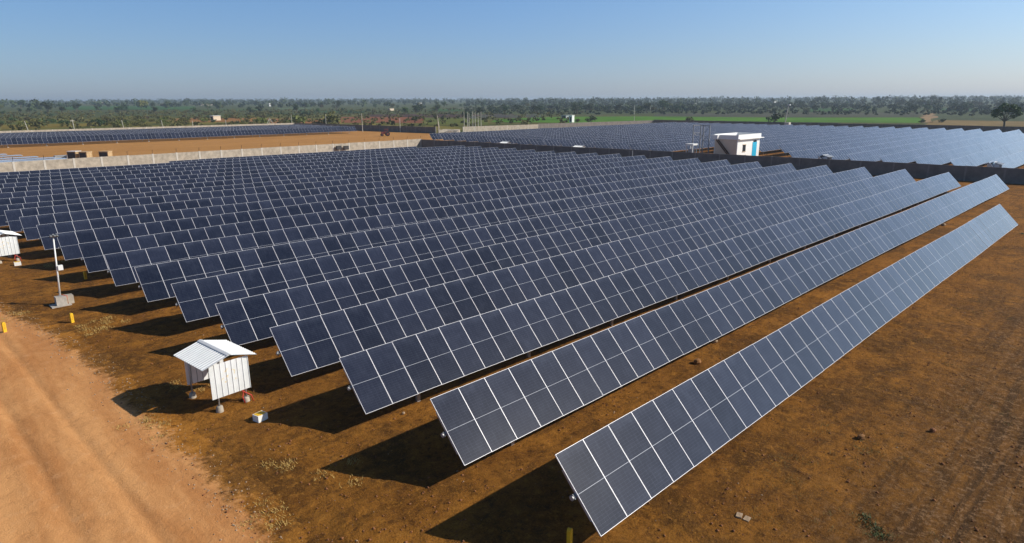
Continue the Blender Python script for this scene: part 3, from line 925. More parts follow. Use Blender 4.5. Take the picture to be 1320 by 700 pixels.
for (px, py), s, lab, mt in (((1202, 556), 0.13, 'dark rounded rock lying alone on the open ground at right', M['clod']), ((921, 443), 0.17, 'pale stone lying in the gap between the first and second rows', M['stone']),
                             ((1216, 291.5), 0.25, 'pale stone in the gap near the far end of the first row', M['stone']), ((899, 469), 0.22, 'dark lump of earth between the first two rows', M['clod']),
                             ((1110, 565), 0.17, 'crumbled lump of earth in the middle of the open ground', M['clod']), ((520, 534), 0.08, 'small pale stone just behind the second row near its left end', M['stone'])):
    p = at(px, py)
    o = stone_mesh(s, int(px)).build('stone', mt)
    o.location = (p.x, p.y, ground_z(p.x, p.y) + s * 0.35)
    tag(o, lab, 'stone')
for (px, py), lab, rz in (((953, 664), 'left of two flat pale slabs on the ground at bottom right', 0.3), ((963, 668), 'right of two flat pale slabs on the ground at bottom right', 0.1)):
    p = at(px, py)
    b = MB(); b.box((-0.12, -0.08, -0.03), (0.12, 0.08, 0.012)); o = b.build('stone_slab', M['stone'])
    o.location = (p.x, p.y, ground_z(p.x, p.y) + 0.02); o.rotation_euler = (0.03, 0.05, rz)
    tag(o, lab, 'slab', 'flat pale slabs')

# gravel and clods, nobody could count them
def scatter_stones(name, mat, count, fn, smin, smax, seed):
    r = np.random.RandomState(seed)
    base = np.array([(1, 0, 0), (0, 1, 0), (-1, 0, 0), (0, -1, 0), (0, 0, .8), (0, 0, -.8)], float)
    tri = np.array([(0, 1, 4), (1, 2, 4), (2, 3, 4), (3, 0, 4), (1, 0, 5), (2, 1, 5), (3, 2, 5), (0, 3, 5)])
    pts = fn(r, count)
    n = len(pts)
    s = smin * (smax / smin) ** (r.rand(n) ** 2.2)
    vv = base[None] * (s[:, None, None] * (0.6 + 0.8 * r.rand(n, 6, 1)))
    ang = r.rand(n) * 6.28
    ca, sa = np.cos(ang)[:, None], np.sin(ang)[:, None]
    x = vv[:, :, 0] * ca - vv[:, :, 1] * sa; y = vv[:, :, 0] * sa + vv[:, :, 1] * ca
    zz = terrain(pts[:, 0], pts[:, 1]) + relief(pts[:, 0], pts[:, 1]) + s * 0.25
    v = np.stack([x + pts[:, 0:1], y + pts[:, 1:2], vv[:, :, 2] + zz[:, None]], 2).reshape(-1, 3)
    f = (tri[None] + 6 * np.arange(n)[:, None, None]).reshape(-1, 3)
    return tag(link(name, np_mesh(name, v, f, mat)), kind='stuff')


def near_pts(r, n):
    a = R(45.15) + (r.rand(n) - 0.5) * R(92)
    d = 11 + 60 * r.rand(n) ** 1.5
    p = np.stack([d * np.cos(a), d * np.sin(a)], 1)
    w = vnoise(p[:, 0] * 0.5, p[:, 1] * 0.5, 31) + vnoise(p[:, 0] * 1.7, p[:, 1] * 1.7, 32)
    return p[(w > 0.02) & (road_d(p[:, 0], p[:, 1]) < 0.6)]


def verge_pts(r, n):
    y = 9 + 42 * r.rand(n)
    x = np.interp(y, EDGE_Y, EDGE_X) + r.randn(n) * 0.45
    return np.stack([x, y], 1)


o = scatter_stones('clods', M['clod'], 26000, near_pts, 0.010, 0.055, 1); tag(o, 'small clods of brown earth strewn over the site', 'clods')
o = scatter_stones('gravel', M['stone'], 2600, verge_pts, 0.010, 0.045, 2); tag(o, 'small stones along the dirt road verge', 'gravel')
o = scatter_stones('pebbles', M['stone'], 1500, near_pts, 0.012, 0.04, 3); tag(o, 'pale pebbles sprinkled on the brown earth', 'pebbles')

# patches of dry straw
def grass(name, mat, centres, per, spread, hgt, seed, width=0.012):
    r = np.random.RandomState(seed)
    c = np.repeat(np.array(centres, float), per, 0)
    p = c[:, :2] + r.randn(len(c), 2) * spread
    a = r.rand(len(p)) * 6.28
    h = hgt * (0.4 + r.rand(len(p)))
    lean = h * (0.5 + r.rand(len(p)))
    z = terrain(p[:, 0], p[:, 1]) + relief(p[:, 0], p[:, 1])
    dx, dy = np.cos(a), np.sin(a)
    A = np.stack([p[:, 0] - dy * width, p[:, 1] + dx * width, z], 1); B = np.stack([p[:, 0] + dy * width, p[:, 1] - dx * width, z], 1)
    T = np.stack([p[:, 0] + dx * lean, p[:, 1] + dy * lean, z + h], 1)
    v = np.stack([A, B, T], 1).reshape(-1, 3)
    f = np.arange(len(v)).reshape(-1, 3)
    return tag(link(name, np_mesh(name, v, f, mat)), kind='stuff')


sp_ = []
for px, py, n in ((200, 548, 7), (25, 412, 6), (140, 420, 8), (115, 425, 5), (345, 672, 4), (340, 660, 3), (360, 600, 3), (60, 345, 5), (240, 500, 3), (430, 605, 3)):
    q = at(px, py)
    for k in range(n): sp_.append((q.x + rnd.gauss(0, 0.45), q.y + rnd.gauss(0, 0.6)))
o = grass('dry_grass', M['straw'], sp_, 70, 0.16, 0.07, 4); tag(o, 'flattened tufts of yellow straw on the earth beside the road', 'dry grass')
q1, q2 = at(1115, 668), at(1135, 692)
o = grass('weeds', M['leaf_b'], [(q1.x, q1.y), (q2.x, q2.y), (q2.x + .3, q2.y + .2), (at(1318, 302).x, at(1318, 302).y)], 140, 0.14, 0.06, 5); tag(o, 'small green weeds on the open ground at bottom right', 'weeds')


r_ = np.random.RandomState(77)
op = []
while len(op) < 900:
    x, y = r_.uniform(10, 60), r_.uniform(-12, 7.5)
    if vnoise(x * 0.35, y * 0.35, 41) + 0.5 * vnoise(x * 1.1, y * 1.1, 42) > 0.12: op.append((x, y))
M['dry_weed'] = simple('withered_weeds', (0.20, 0.145, 0.045), 0.95, 0, 0.3, 2)
o = grass('withered_weeds', M['dry_weed'], op, 26, 0.10, 0.045, 6, 0.008); tag(o, 'sparse withered weeds on the open brown ground at right', 'weeds')


# ------------------------------------------------------------------ white building and steel frame behind the dark wall
bx, by = 124.6, 61.6
BD = empty('utility_building', (bx, by, 0.0))
tag(BD, 'white flat roofed building with blue door and outside stair behind dark wall', 'building')
bw, bd, bh = 9.8, 5.0, 3.75
b = MB(); b.box((0, 0, -0.3), (bw, bd, bh)); b.build('wall', M['whitewash'], BD)
b = MB(); b.box((-0.012, 0.15, 0), (-0.002, bd - 0.15, bh)); b.build('side_plaster', M['cream'], BD)
b = MB(); b.box((-0.12, -0.55, bh), (bw + 0.8, bd + 0.12, bh + 0.16)); rf = b.build('roof', M['whitewash'], BD)
b = MB()
b.box((-0.10, -0.15, bh + 0.16), (bw + 0.15, 0.0, bh + 0.95)); b.box((-0.10, bd, bh + 0.16), (bw + 0.15, bd + 0.15, bh + 0.95))
b.box((-0.10, 0.0, bh + 0.16), (0.05, bd, bh + 0.85)); b.box((bw, 0.0, bh + 0.16), (bw + 0.15, bd, bh + 0.95))
b.build('parapet', M['whitewash'], rf)
d_ = MB(); d_.box((6.6, -0.05, 0.0), (8.5, -0.002, 3.0)); dr = d_.build('door', M['blue'], BD)
d_ = MB(); d_.box((6.9, -0.06, 3.01), (8.3, -0.004, 3.35)); d_.build('transom', M['glass'], dr)
d_ = MB(); d_.box((2.3, -0.04, 1.30), (3.6, -0.003, 2.65)); w_ = d_.build('window', M['glass'], BD)
d_ = MB(); d_.box((2.2, -0.10, 1.20), (3.7, -0.004, 1.295)); d_.box((2.2, -0.10, 2.655), (3.7, -0.004, 2.78)); d_.build('window_frame', M['cream'], w_)
d_ = MB()
p0, p1 = Vector((-0.75, 4.05, bh)), Vector((-0.75, 0.9, 0.0))
for side in (-0.10, -0.85):
    d_.prism([(4.2, bh + 0.05), (4.2, bh - 0.30), (0.9, -0.1), (0.7, 0.1)], 0, side, side + 0.06)
for k in range(15):
    t = k / 14
    d_.box((-0.80, 4.1 - 3.1 * t - 0.12, bh - 0.2 - (bh - 0.2) * t), (-0.10, 4.1 - 3.1 * t + 0.12, bh - 0.16 - (bh - 0.2) * t))
d_.build('stair', M['stair'], BD)
d_ = MB(); d_.box((-0.95, 3.9, bh - 0.02), (-0.125, 5.2, bh + 0.8)); d_.build('stair_landing', M['whitewash'], BD)
d_ = MB(); d_.tube([(2.6, 2.2, bh + .1), (2.6, 2.2, bh + 1.7)], 0.03, 6); d_.build('roof_mast', M['galv'], BD)

# steel gantry
fp = at(905, 199)
GF = empty('switchyard_frame', (124.5, 77.0, 0))
tag(GF, 'tall thin steel frame of four posts left of the white building', 'steel frame')
pts4 = []
for px in (893, 902.5, 906, 914):
    t = on_plane(px, 182, 0, 126.0 if px != 902.5 else 127.5)
    pts4.append((t.x - 124.5, t.y - 77.0))
for x, y in pts4:
    d_ = MB(); d_.box((x - .08, y - .08, -0.3), (x + .08, y + .08, 6.4)); d_.build('post', M['frame_steel'], GF)
d_ = MB()
for (a, b_) in ((0, 1), (1, 2), (2, 3)):
    for zz in (6.25, 4.7):
        if zz < 5 and a != 0: continue
        d_.tube([(*pts4[a], zz), (*pts4[b_], zz)], 0.08, 5)
d_.tube([(*pts4[0], 4.7), ((pts4[0][0] + pts4[1][0]) / 2, (pts4[0][1] + pts4[1][1]) / 2, 4.1), (*pts4[1], 4.7)], 0.07, 5)
for za, zb in ((3.2, 4.6), (4.6, 3.2), (4.7, 6.2)):
    d_.tube([(*pts4[2], za), (*pts4[3], zb)], 0.045, 5)
d_.tube([(*pts4[2], 3.2), (*pts4[3], 3.2)], 0.06, 5)
d_.tube([(*pts4[1], 3.4), (*pts4[2], 4.6)], 0.045, 5)
d_.build('cross_beam', M['frame_steel'], GF)
kp = on_plane(891, 196, 0, 121.0)
KI = empty('metering_kiosk', (kp.x, kp.y, 0))
tag(KI, 'small open kiosk with white flat roof beneath the steel frame', 'kiosk')
d_ = MB()
for x, y in ((-.8, -.7), (.8, -.7), (-.8, .7), (.8, .7)): d_.box((x - .07, y - .07, -.2), (x + .07, y + .07, 2.55))
d_.build('legs', M['white'], KI)
d_ = MB(); d_.box((-1, -.9, 2.55), (1, .9, 2.85)); d_.build('roof', M['white'], KI)
d_ = MB(); d_.box((-.5, -.45, 0), (.5, .45, 1.8)); d_.build('cabinet', M['inv'], KI)

# thin post before the dark wall
p = on_plane(815, 206, 0, 104.6)
o = MB(); o.tube([(0, 0, 0), (0, 0, 2.5)], 0.06, 6); o = o.build('steel_post', M['galv']); o.location = (p.x, p.y, -0.3)
tag(o, 'thin grey post standing against the dark wall left of the white building', 'post')

# dark boxes against the pale wall
for px, lab in ((436.8, 'left of two dark square boxes fixed to the pale wall'), (446.3, 'right of two dark square boxes fixed to the pale wall')):
    p = on_plane(px, 190.4, 1, 133.2)
    e = empty('switch_box', (p.x, p.y, p.z))
    tag(e, lab, 'switch box', 'dark boxes on the pale wall')
    d_ = MB(); d_.box((-0.62, -0.16, -0.42), (0.62, 0.22, 0.42)); d_.build('cabinet', M['black'], e)
    d_ = MB(); d_.box((-0.54, -0.185, -0.34), (0.54, -0.163, 0.34)); d_.build('door', M['crate_dark'], e)

# ------------------------------------------------------------------ crates behind the pale wall
def crate(px, w, d, h, label):
    p = at(px, 205.6)
    e = empty('timber_crate', (p.x, p.y, 0), R(44))
    tag(e, label, 'crate', 'timber crates behind the pale wall')
    b = MB(); b.box((0, 0, 0.12), (w, d, h)); b.build('box', M['wood'], e)
    b = MB(); b.box((-0.02, 0.12, 0.22), (-0.003, d - 0.12, h - 0.14)); b.box((0.1, 0.1, -0.05), (w - .1, d - .1, 0.117)); b.build('side_shade', M['crate_dark'], e)  # dark panel on the closed box paints its shaded side, plus dark base
    b = MB()
    for k in range(3):
        x = 0.05 + (w - 0.25) * k / 2
        b.box((x, -0.045, 0.1), (x + 0.16, -0.003, h))
    for zz in (0.15, h - 0.2): b.box((0, -0.07, zz), (w, -0.047, zz + 0.14))
    b.build('batten', M['wood'], e)
    b = MB(); b.box((-0.06, -0.1, h + 0.003), (w + 0.06, d + 0.06, h + 0.07)); b.build('lid', M['white'] if px < 100 else M['wood'], e)
    return e


crate(98.5, 1.8, 1.8, 1.6, 'leftmost timber crate behind the pale wall, with whitish lid')
crate(112.5, 1.8, 1.6, 1.5, 'middle timber crate of the three behind the pale wall')
crate(140, 1.5, 1.9, 1.6, 'rightmost timber crate behind the pale wall, with wide dark side')
p = at(82, 204.6)
d_ = MB(); d_.box((-1.6, -0.7, -0.1), (0.9, 0.6, 0.55)); d_.prism([(-1.7, 0.56), (1.0, 0.56), (0.8, 0.72), (-1.5, 0.72)], 1, -0.75, 0.65)
o = d_.build('covered_stack', M['inv']); o.location = (p.x, p.y, 0); tag(o, 'low grey covered stack beside the leftmost timber crate', 'stack')

# dark red vehicle on the orange strip
p = at(496.5, 175.5)
T = empty('tractor', (p.x, p.y, 0), R(155))
tag(T, 'small dark red vehicle standing on the strip of orange earth', 'vehicle')
b = MB(); b.box((-0.9, -0.35, 0.7), (1.3, 0.35, 1.35)); b.prism([(-0.9, 1.35), (1.25, 1.35), (1.1, 1.5), (-0.9, 1.55)], 1, -0.33, 0.33); b.build('body', M['maroon'], T)
b = MB()
for x in (-0.9, 0.05):
    for y in (-0.45, 0.45): b.box((x - .05, y - .05, 1.3), (x + .05, y + .05, 2.25))
b.box((-1.1, -0.65, 2.25), (0.25, 0.65, 2.35)); b.build('canopy', M['maroon'], T)
for x, r_, y in ((-0.8, 0.75, -0.7), (-0.8, 0.75, 0.7), (1.05, 0.45, -0.6), (1.05, 0.45, 0.6)):
    b = MB(); b.tube([(x, y - .17, r_), (x, y + .17, r_)], r_, 14); w = b.build('wheel', M['black'], T)
    b = MB(); b.tube([(x, y - .18, r_), (x, y + .18, r_)], r_ * 0.45, 10); b.build('rim', M['maroon'], w)

# ------------------------------------------------------------------ poles
def utility_pole(x, y, h, label, lean=0.0, arm=True, mat='conc_col', r=0.13):
    e = empty('utility_pole', (x, y, rise(math.hypot(x, y))))
    tag(e, label, 'pole', 'concrete poles')
    b = MB(); b.tube([(0, 0, -0.3), (lean, 0, h)], [r, r * 0.7], 7); b.build('shaft', M[mat], e)
    if arm:
        b = MB(); b.box((lean - 0.7, -0.06, h - 0.5), (lean + 0.7, 0.06, h - 0.36)); b.build('cross_arm', M[mat], e)
    return e


lbl = ['second', 'third', 'fourth', 'fifth', 'sixth', 'seventh', 'eighth', 'ninth']
for k, (px, lean, hh) in enumerate(((37, -1.0, 5.0), (95.5, -.3, 5.2), (160, -.6, 4.7), (210.5, -.5, 4.4), (248.5, 0, 4.0), (292, -.2, 3.9), (348, .2, 4.4), (376.5, 0, 5.3), (420.5, 0, 5.5))):
    p = on_plane(px, 162, 1, 284.0)
    utility_pole(p.x, p.y, hh * 1.06, ('leftmost pale pole along the far left wall' if k == 0 else '%s pale pole from the left along the far left wall' % lbl[k - 1]), lean, arm=(k == 1))
p = on_plane(348, 162, 1, 284.0)
for s in (-2.3, 3.4):
    d_ = MB(); d_.tube([(s, 0, -.2), (0.2, 0, 4.4)], 0.10, 6); d_ = d_.build('brace_strut', M['conc_col']); d_.location = (p.x, p.y + 0.2, 0)
    tag(d_, 'slanting %s leg of the pale A shaped pole at the far left wall' % ('left' if s < 0 else 'right'), 'strut')
p = at(467.5, 170); utility_pole(p.x, p.y, 7.0, 'pale pole at the right end of the far left solar rows', 0, False)
p = at(516, 170.5); utility_pole(p.x, p.y, 5.2, 'pale pole before the dark navy wall', 0, False)
p = at(566, 174); utility_pole(p.x, p.y, 6.6, 'pale A shaped pole at the rubble heap', -.4, False)
d_ = MB(); d_.tube([(1.6, 0.8, -.2), (-0.4, 0, 6.4)], 0.10, 6); d_ = d_.build('brace_strut', M['conc_col']); d_.location = (p.x, p.y + .2, 0); tag(d_, 'slanting strut propping the A shaped pole at the rubble heap', 'strut')
cl = ((598.5, 0), (602.5, 2), (605, -1), (609.5, 1), (613, -2), (616.5, 0), (620, 2))
for k, (px, dy) in enumerate(cl):
    p = at(px, 168.5)
    utility_pole(p.x + dy * .5, p.y + dy * .5, 7.4 - 0.25 * (k % 3), 'thin pale post in the cluster of posts behind the tan wall', 0, False, r=0.14)['group'] = 'cluster of thin posts'
for px, y0, hh, lab in ((817.5, 147.5, 7.5, 'pale pole among far trees left of the steel frame'), (838, 144.5, 8.0, 'pale pole between two round trees above the green field')):
    p = at(px, y0); utility_pole(p.x, p.y, hh, lab, 0, False, r=0.22)
p = at(817.5, 158.2); utility_pole(p.x, p.y, 3.6, 'short pale post at the near edge of the green field', 0, False)
# street lamp at the far wall
p = on_plane(1011, 158, 0, 259.0)
SLp = empty('street_lamp', (p.x, p.y, 0)); tag(SLp, 'tall slightly leaning lamp post above the far end of the right field', 'street lamp')
d_ = MB(); d_.tube([(0, 0, 0), (0.3, -0.9, 9.4)], [0.2, 0.13], 8); d_.build('shaft', M['conc_col'], SLp)
d_ = MB(); d_.box((-0.1, -1.5, 9.3), (0.7, -0.5, 9.65)); d_.build('lamp_head', M['white'], SLp)
d_ = MB(); d_.box((-0.9, -2.2, -0.2), (0.9, -0.5, 2.9)); d_.build('control_cabinet', M['conc_col'], SLp)

# ------------------------------------------------------------------ fields
def field(name, pix, c1, c2, z=0.03, scale=0.25, sx=1, sy=1):
    b = MB()
    P = [at(x, y, 0) for x, y in pix]
    edge = []
    for i, p in enumerate(P):
        q = P[(i + 1) % len(P)]
        for k in range(8):
            t = k / 8
            w = p.lerp(q, t); L = (q - p).length
            ex, ey = w.x + rnd.uniform(-1, 1) * min(3, L * 0.012), w.y + rnd.uniform(-1, 1) * min(3, L * 0.012)
            edge.append((ex, ey, z + rise(math.hypot(ex, ey)) + (0.25 if math.hypot(ex, ey) > RISE_D else 0)))
    b.face(edge)
    return tag(b.build(name, field_material(name + '_soil', c1, c2, scale, sx, sy)), kind='structure')


field('green_field', [(632, 157.5), (690, 157.8), (730, 158.6), (790, 158.8), (850, 157.5), (1000, 157.6), (1190, 158.4), (1186, 151.6), (1000, 151.6), (830, 150.2), (740, 150.6), (700, 151.2), (640, 153.5)], (0.062, 0.165, 0.010), (0.105, 0.215, 0.016), 0.05, 0.12)
field('fallow_field', [(840, 150), (1000, 151.2), (1184, 151.3), (1190, 145.6), (1010, 145.4), (850, 146.2)], (0.062, 0.064, 0.038), (0.088, 0.086, 0.052), 0.05, 0.2)
field('crop_field', [(1206, 154.5), (1345, 156.5), (1345, 144.8), (1203, 144.6)], (0.050, 0.066, 0.026), (0.085, 0.098, 0.040), 0.05, 0.2)
field('dirt_track', [(1188, 158), (1206, 158), (1204, 145), (1192, 144.6)], (0.26, 0.17, 0.085), (0.36, 0.24, 0.13), 0.07, 0.2)
field('dry_verge', [(1190, 161), (1345, 164), (1345, 157), (1206, 154.8)], (0.18, 0.125, 0.045), (0.25, 0.17, 0.065), 0.07, 0.2)
field('ploughed_field', [(435, 158.4), (542, 158.6), (546, 151.8), (520, 150.6), (440, 150.8)], (0.20, 0.075, 0.035), (0.27, 0.11, 0.05), 0.05, 0.2)
field('dark_ploughed_field', [(470, 150.4), (545, 151.4), (668, 152), (672, 148.6), (560, 147.0), (475, 147.6)], (0.060, 0.034, 0.026), (0.095, 0.055, 0.042), 0.05, 0.2)
field('grass_field', [(548, 160.5), (630, 161), (628, 153.5), (545, 153)], (0.085, 0.110, 0.016), (0.150, 0.155, 0.030), 0.05, 0.2)
field('ochre_field', [(205, 158), (335, 157), (335, 152), (230, 152.5)], (0.27, 0.125, 0.04), (0.36, 0.19, 0.06), 0.05, 0.1)
field('ochre_strip', [(330, 160), (420, 159), (430, 153.5), (345, 153)], (0.24, 0.105, 0.04), (0.32, 0.16, 0.06), 0.05, 0.1)
field('pale_meadow', [(0, 167), (180, 160.5), (180, 158), (0, 161)], (0.16, 0.12, 0.02), (0.22, 0.165, 0.03), 0.05, 0.1)
for k, (pix, c) in enumerate((([(82, 141.5), (250, 141.5), (250, 137.2), (82, 136.6)], (0.050, 0.115, 0.022)), ([(230, 143.8), (345, 142.5), (330, 140.4), (240, 141)], (0.075, 0.115, 0.030)),
                              ([(355, 141.8), (410, 141.2), (405, 138.9), (358, 139.2)], (0.105, 0.140, 0.060)), ([(552, 143.6), (596, 143.2), (596, 140.4), (556, 140.8)], (0.050, 0.110, 0.024)),
                              ([(590, 140.4), (664, 139.8), (664, 138.4), (590, 139)], (0.150, 0.150, 0.085)), ([(1040, 144.4), (1102, 144.2), (1098, 139.6), (1045, 139.9)], (0.045, 0.105, 0.022)),
                              ([(1208, 143.6), (1345, 144.2), (1345, 139.8), (1200, 140.2)], (0.040, 0.085, 0.028)), ([(610, 135.6), (760, 135), (760, 134.0), (610, 134.4)], (0.05, 0.095, 0.03)),
                              ([(380, 146.5), (470, 145.5), (470, 142.2), (390, 143)], (0.045, 0.085, 0.022)))):
    field('far_field', pix, tuple(x * 0.8 for x in c), tuple(x * 1.15 for x in c), 0.06, 0.05)


# ------------------------------------------------------------------ trees
def leaf_cloud(r, lobes, count, size, squash=1.0):
    """many small leaf clumps spread over and through a set of lobes"""
    lob = np.array(lobes, float)
    w = lob[:, 3] * lob[:, 4]; w = w / w.sum()
    k = r.choice(len(lob), count, p=w)
    d = r.randn(count, 3); d /= np.linalg.norm(d, axis=1)[:, None]
    rad = r.rand(count) ** 0.42
    c = lob[k, :3] + d * rad[:, None] * np.stack([lob[k, 3], lob[k, 3], lob[k, 4]], 1)
    n = r.randn(count, 3) + d * 0.7; n /= np.linalg.norm(n, axis=1)[:, None]
    a = np.cross(n, r.randn(count, 3)); a /= np.linalg.norm(a, axis=1)[:, None]
    b = np.cross(n, a)
    s = (size * (0.55 + 0.9 * r.rand(count)))[:, None]
    v = np.stack([c - a * s, c - b * s * 0.6, c + a * s, c + b * s * 0.6], 1).reshape(-1, 3)
    return v, np.arange(count * 4).reshape(-1, 4)


def make_tree_meshes(seed, h, wdt, mat, count=420, leaf=0.42, trunk_frac=0.28, nl=8, spread=0.75):
    r = np.random.RandomState(seed)
    lobes = []
    for k in range(nl):
        a = r.rand() * 6.28; q = wdt * 0.5 * spread * math.sqrt(r.rand())
        z = h * (trunk_frac + (1 - trunk_frac) * (0.30 + 0.50 * r.rand()))
        rr = wdt * (0.20 + 0.12 * r.rand())
        lobes.append((q * math.cos(a), q * math.sin(a), min(z, h - rr * 0.6), rr, rr * 0.75))
    v, f = leaf_cloud(r, lobes, count, leaf)
    crown = np_mesh('crown', v, f, mat)
    b = MB()
    b.tube([(0, 0, -0.3), (0.05 * h * (r.rand() - .5), 0, h * trunk_frac), (0.1 * h * (r.rand() - .5), 0.05 * h * (r.rand() - .5), h * 0.6)], [0.035 * h, 0.026 * h, 0.012 * h], 6)
    for l_ in lobes[:4]:
        b.tube([(0, 0, h * trunk_frac * 0.9), (l_[0] * .5, l_[1] * .5, (h * trunk_frac + l_[2]) / 2), l_[:3]], [0.018 * h, 0.012 * h, 0.006 * h], 5, cap=False)
    return crown, b.mesh('trunk', M['bark'])


PROTO = []
for k, (h, w, mt) in enumerate(((9, 8, 'leaf_a'), (11, 9, 'leaf_a'), (8, 8.5, 'leaf_b'), (10, 7, 'leaf_b'), (7, 8, 'leaf_c'), (12, 10, 'leaf_a'), (6.5, 7, 'leaf_d'))):
    PROTO.append(make_tree_meshes(50 + k, h, w, M[mt], 520, 0.5, 0.10 if k % 2 else 0.18))
BUSH = []
for k, (h, w, mt) in enumerate(((2.6, 4.2, 'leaf_c'), (2.2, 3.6, 'leaf_b'), (3.2, 4.5, 'leaf_a'), (2.0, 3.8, 'leaf_d'), (2.8, 5.0, 'leaf_c'))):
    BUSH.append(make_tree_meshes(80 + k, h, w, M[mt], 300, 0.30, 0.02, 7, 0.85))


def plant(kind, meshes, x, y, s, label, cat, group=None, sz=None):
    e = empty(kind, (x, y, rise(math.hypot(x, y))), rnd.uniform(0, 6.28))
    e.scale = (s, s, s * (sz or rnd.uniform(0.85, 1.15)))
    tag(e, label, cat, group)
    link('crown', meshes[0], e); link('trunk', meshes[1], e)
    return e


# the spreading tree at the right edge
r = np.random.RandomState(5)
lobes = [(-2.9, 1.2, 6.9, 1.5, 1.2), (-2.0, -0.6, 7.9, 1.5, 1.1), (-0.6, 1.0, 8.9, 1.6, 1.0), (1.2, -0.4, 8.7, 1.5, 1.0), (2.9, 0.6, 7.6, 1.5, 1.3), (3.6, -0.5, 6.3, 1.3, 1.1), (-3.4, 0.2, 5.7, 1.1, 0.9), (2.6, 1.0, 5.2, 1.1, 0.7), (0.3, 0.2, 7.3, 1.0, 0.8), (-1.4, 0.2, 5.9, .8, .7)]
rotl = []
for l_ in lobes:                                                   # spread the crown sideways to the view
    a = R(-63)
    rotl.append((l_[0] * math.cos(a) - l_[1] * math.sin(a), l_[0] * math.sin(a) + l_[1] * math.cos(a), *l_[2:]))
v, f = leaf_cloud(r, rotl, 1500, 0.34)
ac = empty('spreading_tree', (298, 45.5, 0)); tag(ac, 'spreading green tree with forked bare limbs standing above the far wall at right', 'tree')
link('crown', np_mesh('crown', v, f, M['leaf_b']), ac)
b = MB(); b.tube([(0, 0, -.3), (0.1, 0, 2.0), (0, 0.2, 3.6)], [0.42, 0.34, 0.28], 8)
for l_ in rotl[:9]:
    b.tube([(0, 0.2, 3.4), (l_[0] * .45, l_[1] * .45, (3.6 + l_[2]) / 2 - .2), (l_[0], l_[1], l_[2])], [0.2, 0.13, 0.05], 6, cap=False)
b.build('trunk', M['bark'], ac)

# trees one can tell apart
for px, py, pi, s, lab in ((535, 160, 3, 0.52, 'dark green tree standing alone right of the reddish field'), (744, 159, 4, 0.34, 'dark bush tree just below the small white hut'), (620, 150, 0, .8, 'dark tree behind the cluster of thin posts'),
                           (823, 146, 2, 0.95, 'left of two round trees beside a pale pole above the green field'), (833, 146, 0, 0.9, 'right of two round trees beside a pale pole above the green field'),
                           (856, 145, 0, 1.15, 'dark broad tree above the green field left of the steel frame'), (744, 147, 5, 0.98, 'tall dark tree behind the small white hut'), (692, 147, 1, 0.9, 'dark tree behind the tan ruin wall'),
                           (62, 147, 0, 1.25, 'big dark tree in the scrub at far left'), (80, 146, 0, 0.85, 'smaller dark tree beside the big dark tree at far left'), (27, 140, 0, 1.5, 'dark tree near the horizon at the left edge'),
                           (157, 145, 0, .8, 'dark low tree in the fields behind the third pole'), (183, 141, 6, 1.9, 'bare brownish tree in the fields at left'), (383, 146, 1, 1.0, 'dark tree by the pale meadow behind the left solar rows'),
                           (1195, 144, 0, 0.8, 'dark round tree at the end of the dirt track'), (603, 158, 0, 0.62, 'dark tree behind the rubble wall'), (563, 146, 5, 0.75, 'dark tree behind the dark ploughed field'),
                           (1160, 137, 1, 1.35, 'large dark tree before the right horizon'), (1200, 136, 5, 1.3, 'largest dark tree before the right horizon, left of the spreading tree')):
    p = at(px, py)
    plant('tree', PROTO[pi], p.x, p.y, s, lab, 'tree')
for px, py, s, lab in ((428, 161.5, 2.4, 'wide bright green shrub behind the left solar rows'), (385, 161, 1.9, 'wide olive shrub behind the left solar rows'), (890, 157.5, 1.0, 'dark shrub on the green field edge above the steel frame'),
                       (997, 158.5, 1.7, 'reddish green shrub at the foot of the lamp post'), (762, 158.5, 1.2, 'dark shrub on the near edge of the green field'), (50, 165, 1.5, 'bright olive shrub by the second pole'),
                       (340, 161, 1.4, 'olive shrub beside the A shaped pole'), (1188, 158.5, 0.8, 'small shrub at the corner of the green field'), (1213, 158.5, .7, 'small shrub beside the dirt track')):
    p = at(px, py)
    plant('shrub', BUSH[rnd.randrange(5)] if 'olive' not in lab else BUSH[0], p.x, p.y, s, lab, 'shrub', sz=1.0)

cnt = 0
def clear_of_fields(px, py):
    if 690 < px < 1192 and 150.3 < py < 160: return False
    if px > 1192 and py > 146: return False
    if 842 < px < 1192 and py > 145.4: return False
    if 435 < px < 672 and py > 147.5: return False
    return True


while cnt < 215:
    px = rnd.uniform(-20, 1340); py = 134.5 + 13.0 * rnd.random() ** 1.4
    if not clear_of_fields(px, py): continue
    if px < 650 and rnd.random() < 0.35: continue
    if px > 900 and py > 142 and rnd.random() < 0.7: continue
    p = at(px, py)
    pi = rnd.choice((0, 0, 1, 1, 2, 3, 4, 5, 5, 6))
    plant('tree', PROTO[pi], p.x, p.y, rnd.uniform(0.42, 0.9) * (1.0 if p.length < 800 else 1.2), 'small dark tree among the far fields below the wooded horizon', 'tree', 'trees scattered over the far fields')
    cnt += 1
cnt = 0
while cnt < 190:
    px = rnd.uniform(-20, 470) if rnd.random() < 0.75 else rnd.uniform(470, 1340); py = rnd.uniform(143, 165)
    if px > 470: py = rnd.uniform(140, 146)
    if not clear_of_fields(px, py): continue
    p = at(px, py)
    if p.y < 284 and px < 500: continue
    plant('shrub', BUSH[rnd.choice((0, 0, 1, 2, 3, 3, 4))], p.x, p.y, rnd.uniform(0.5, 1.25), 'low shrub in the dry scrubland outside the walls', 'shrub', 'shrubs in the scrubland')
    cnt += 1

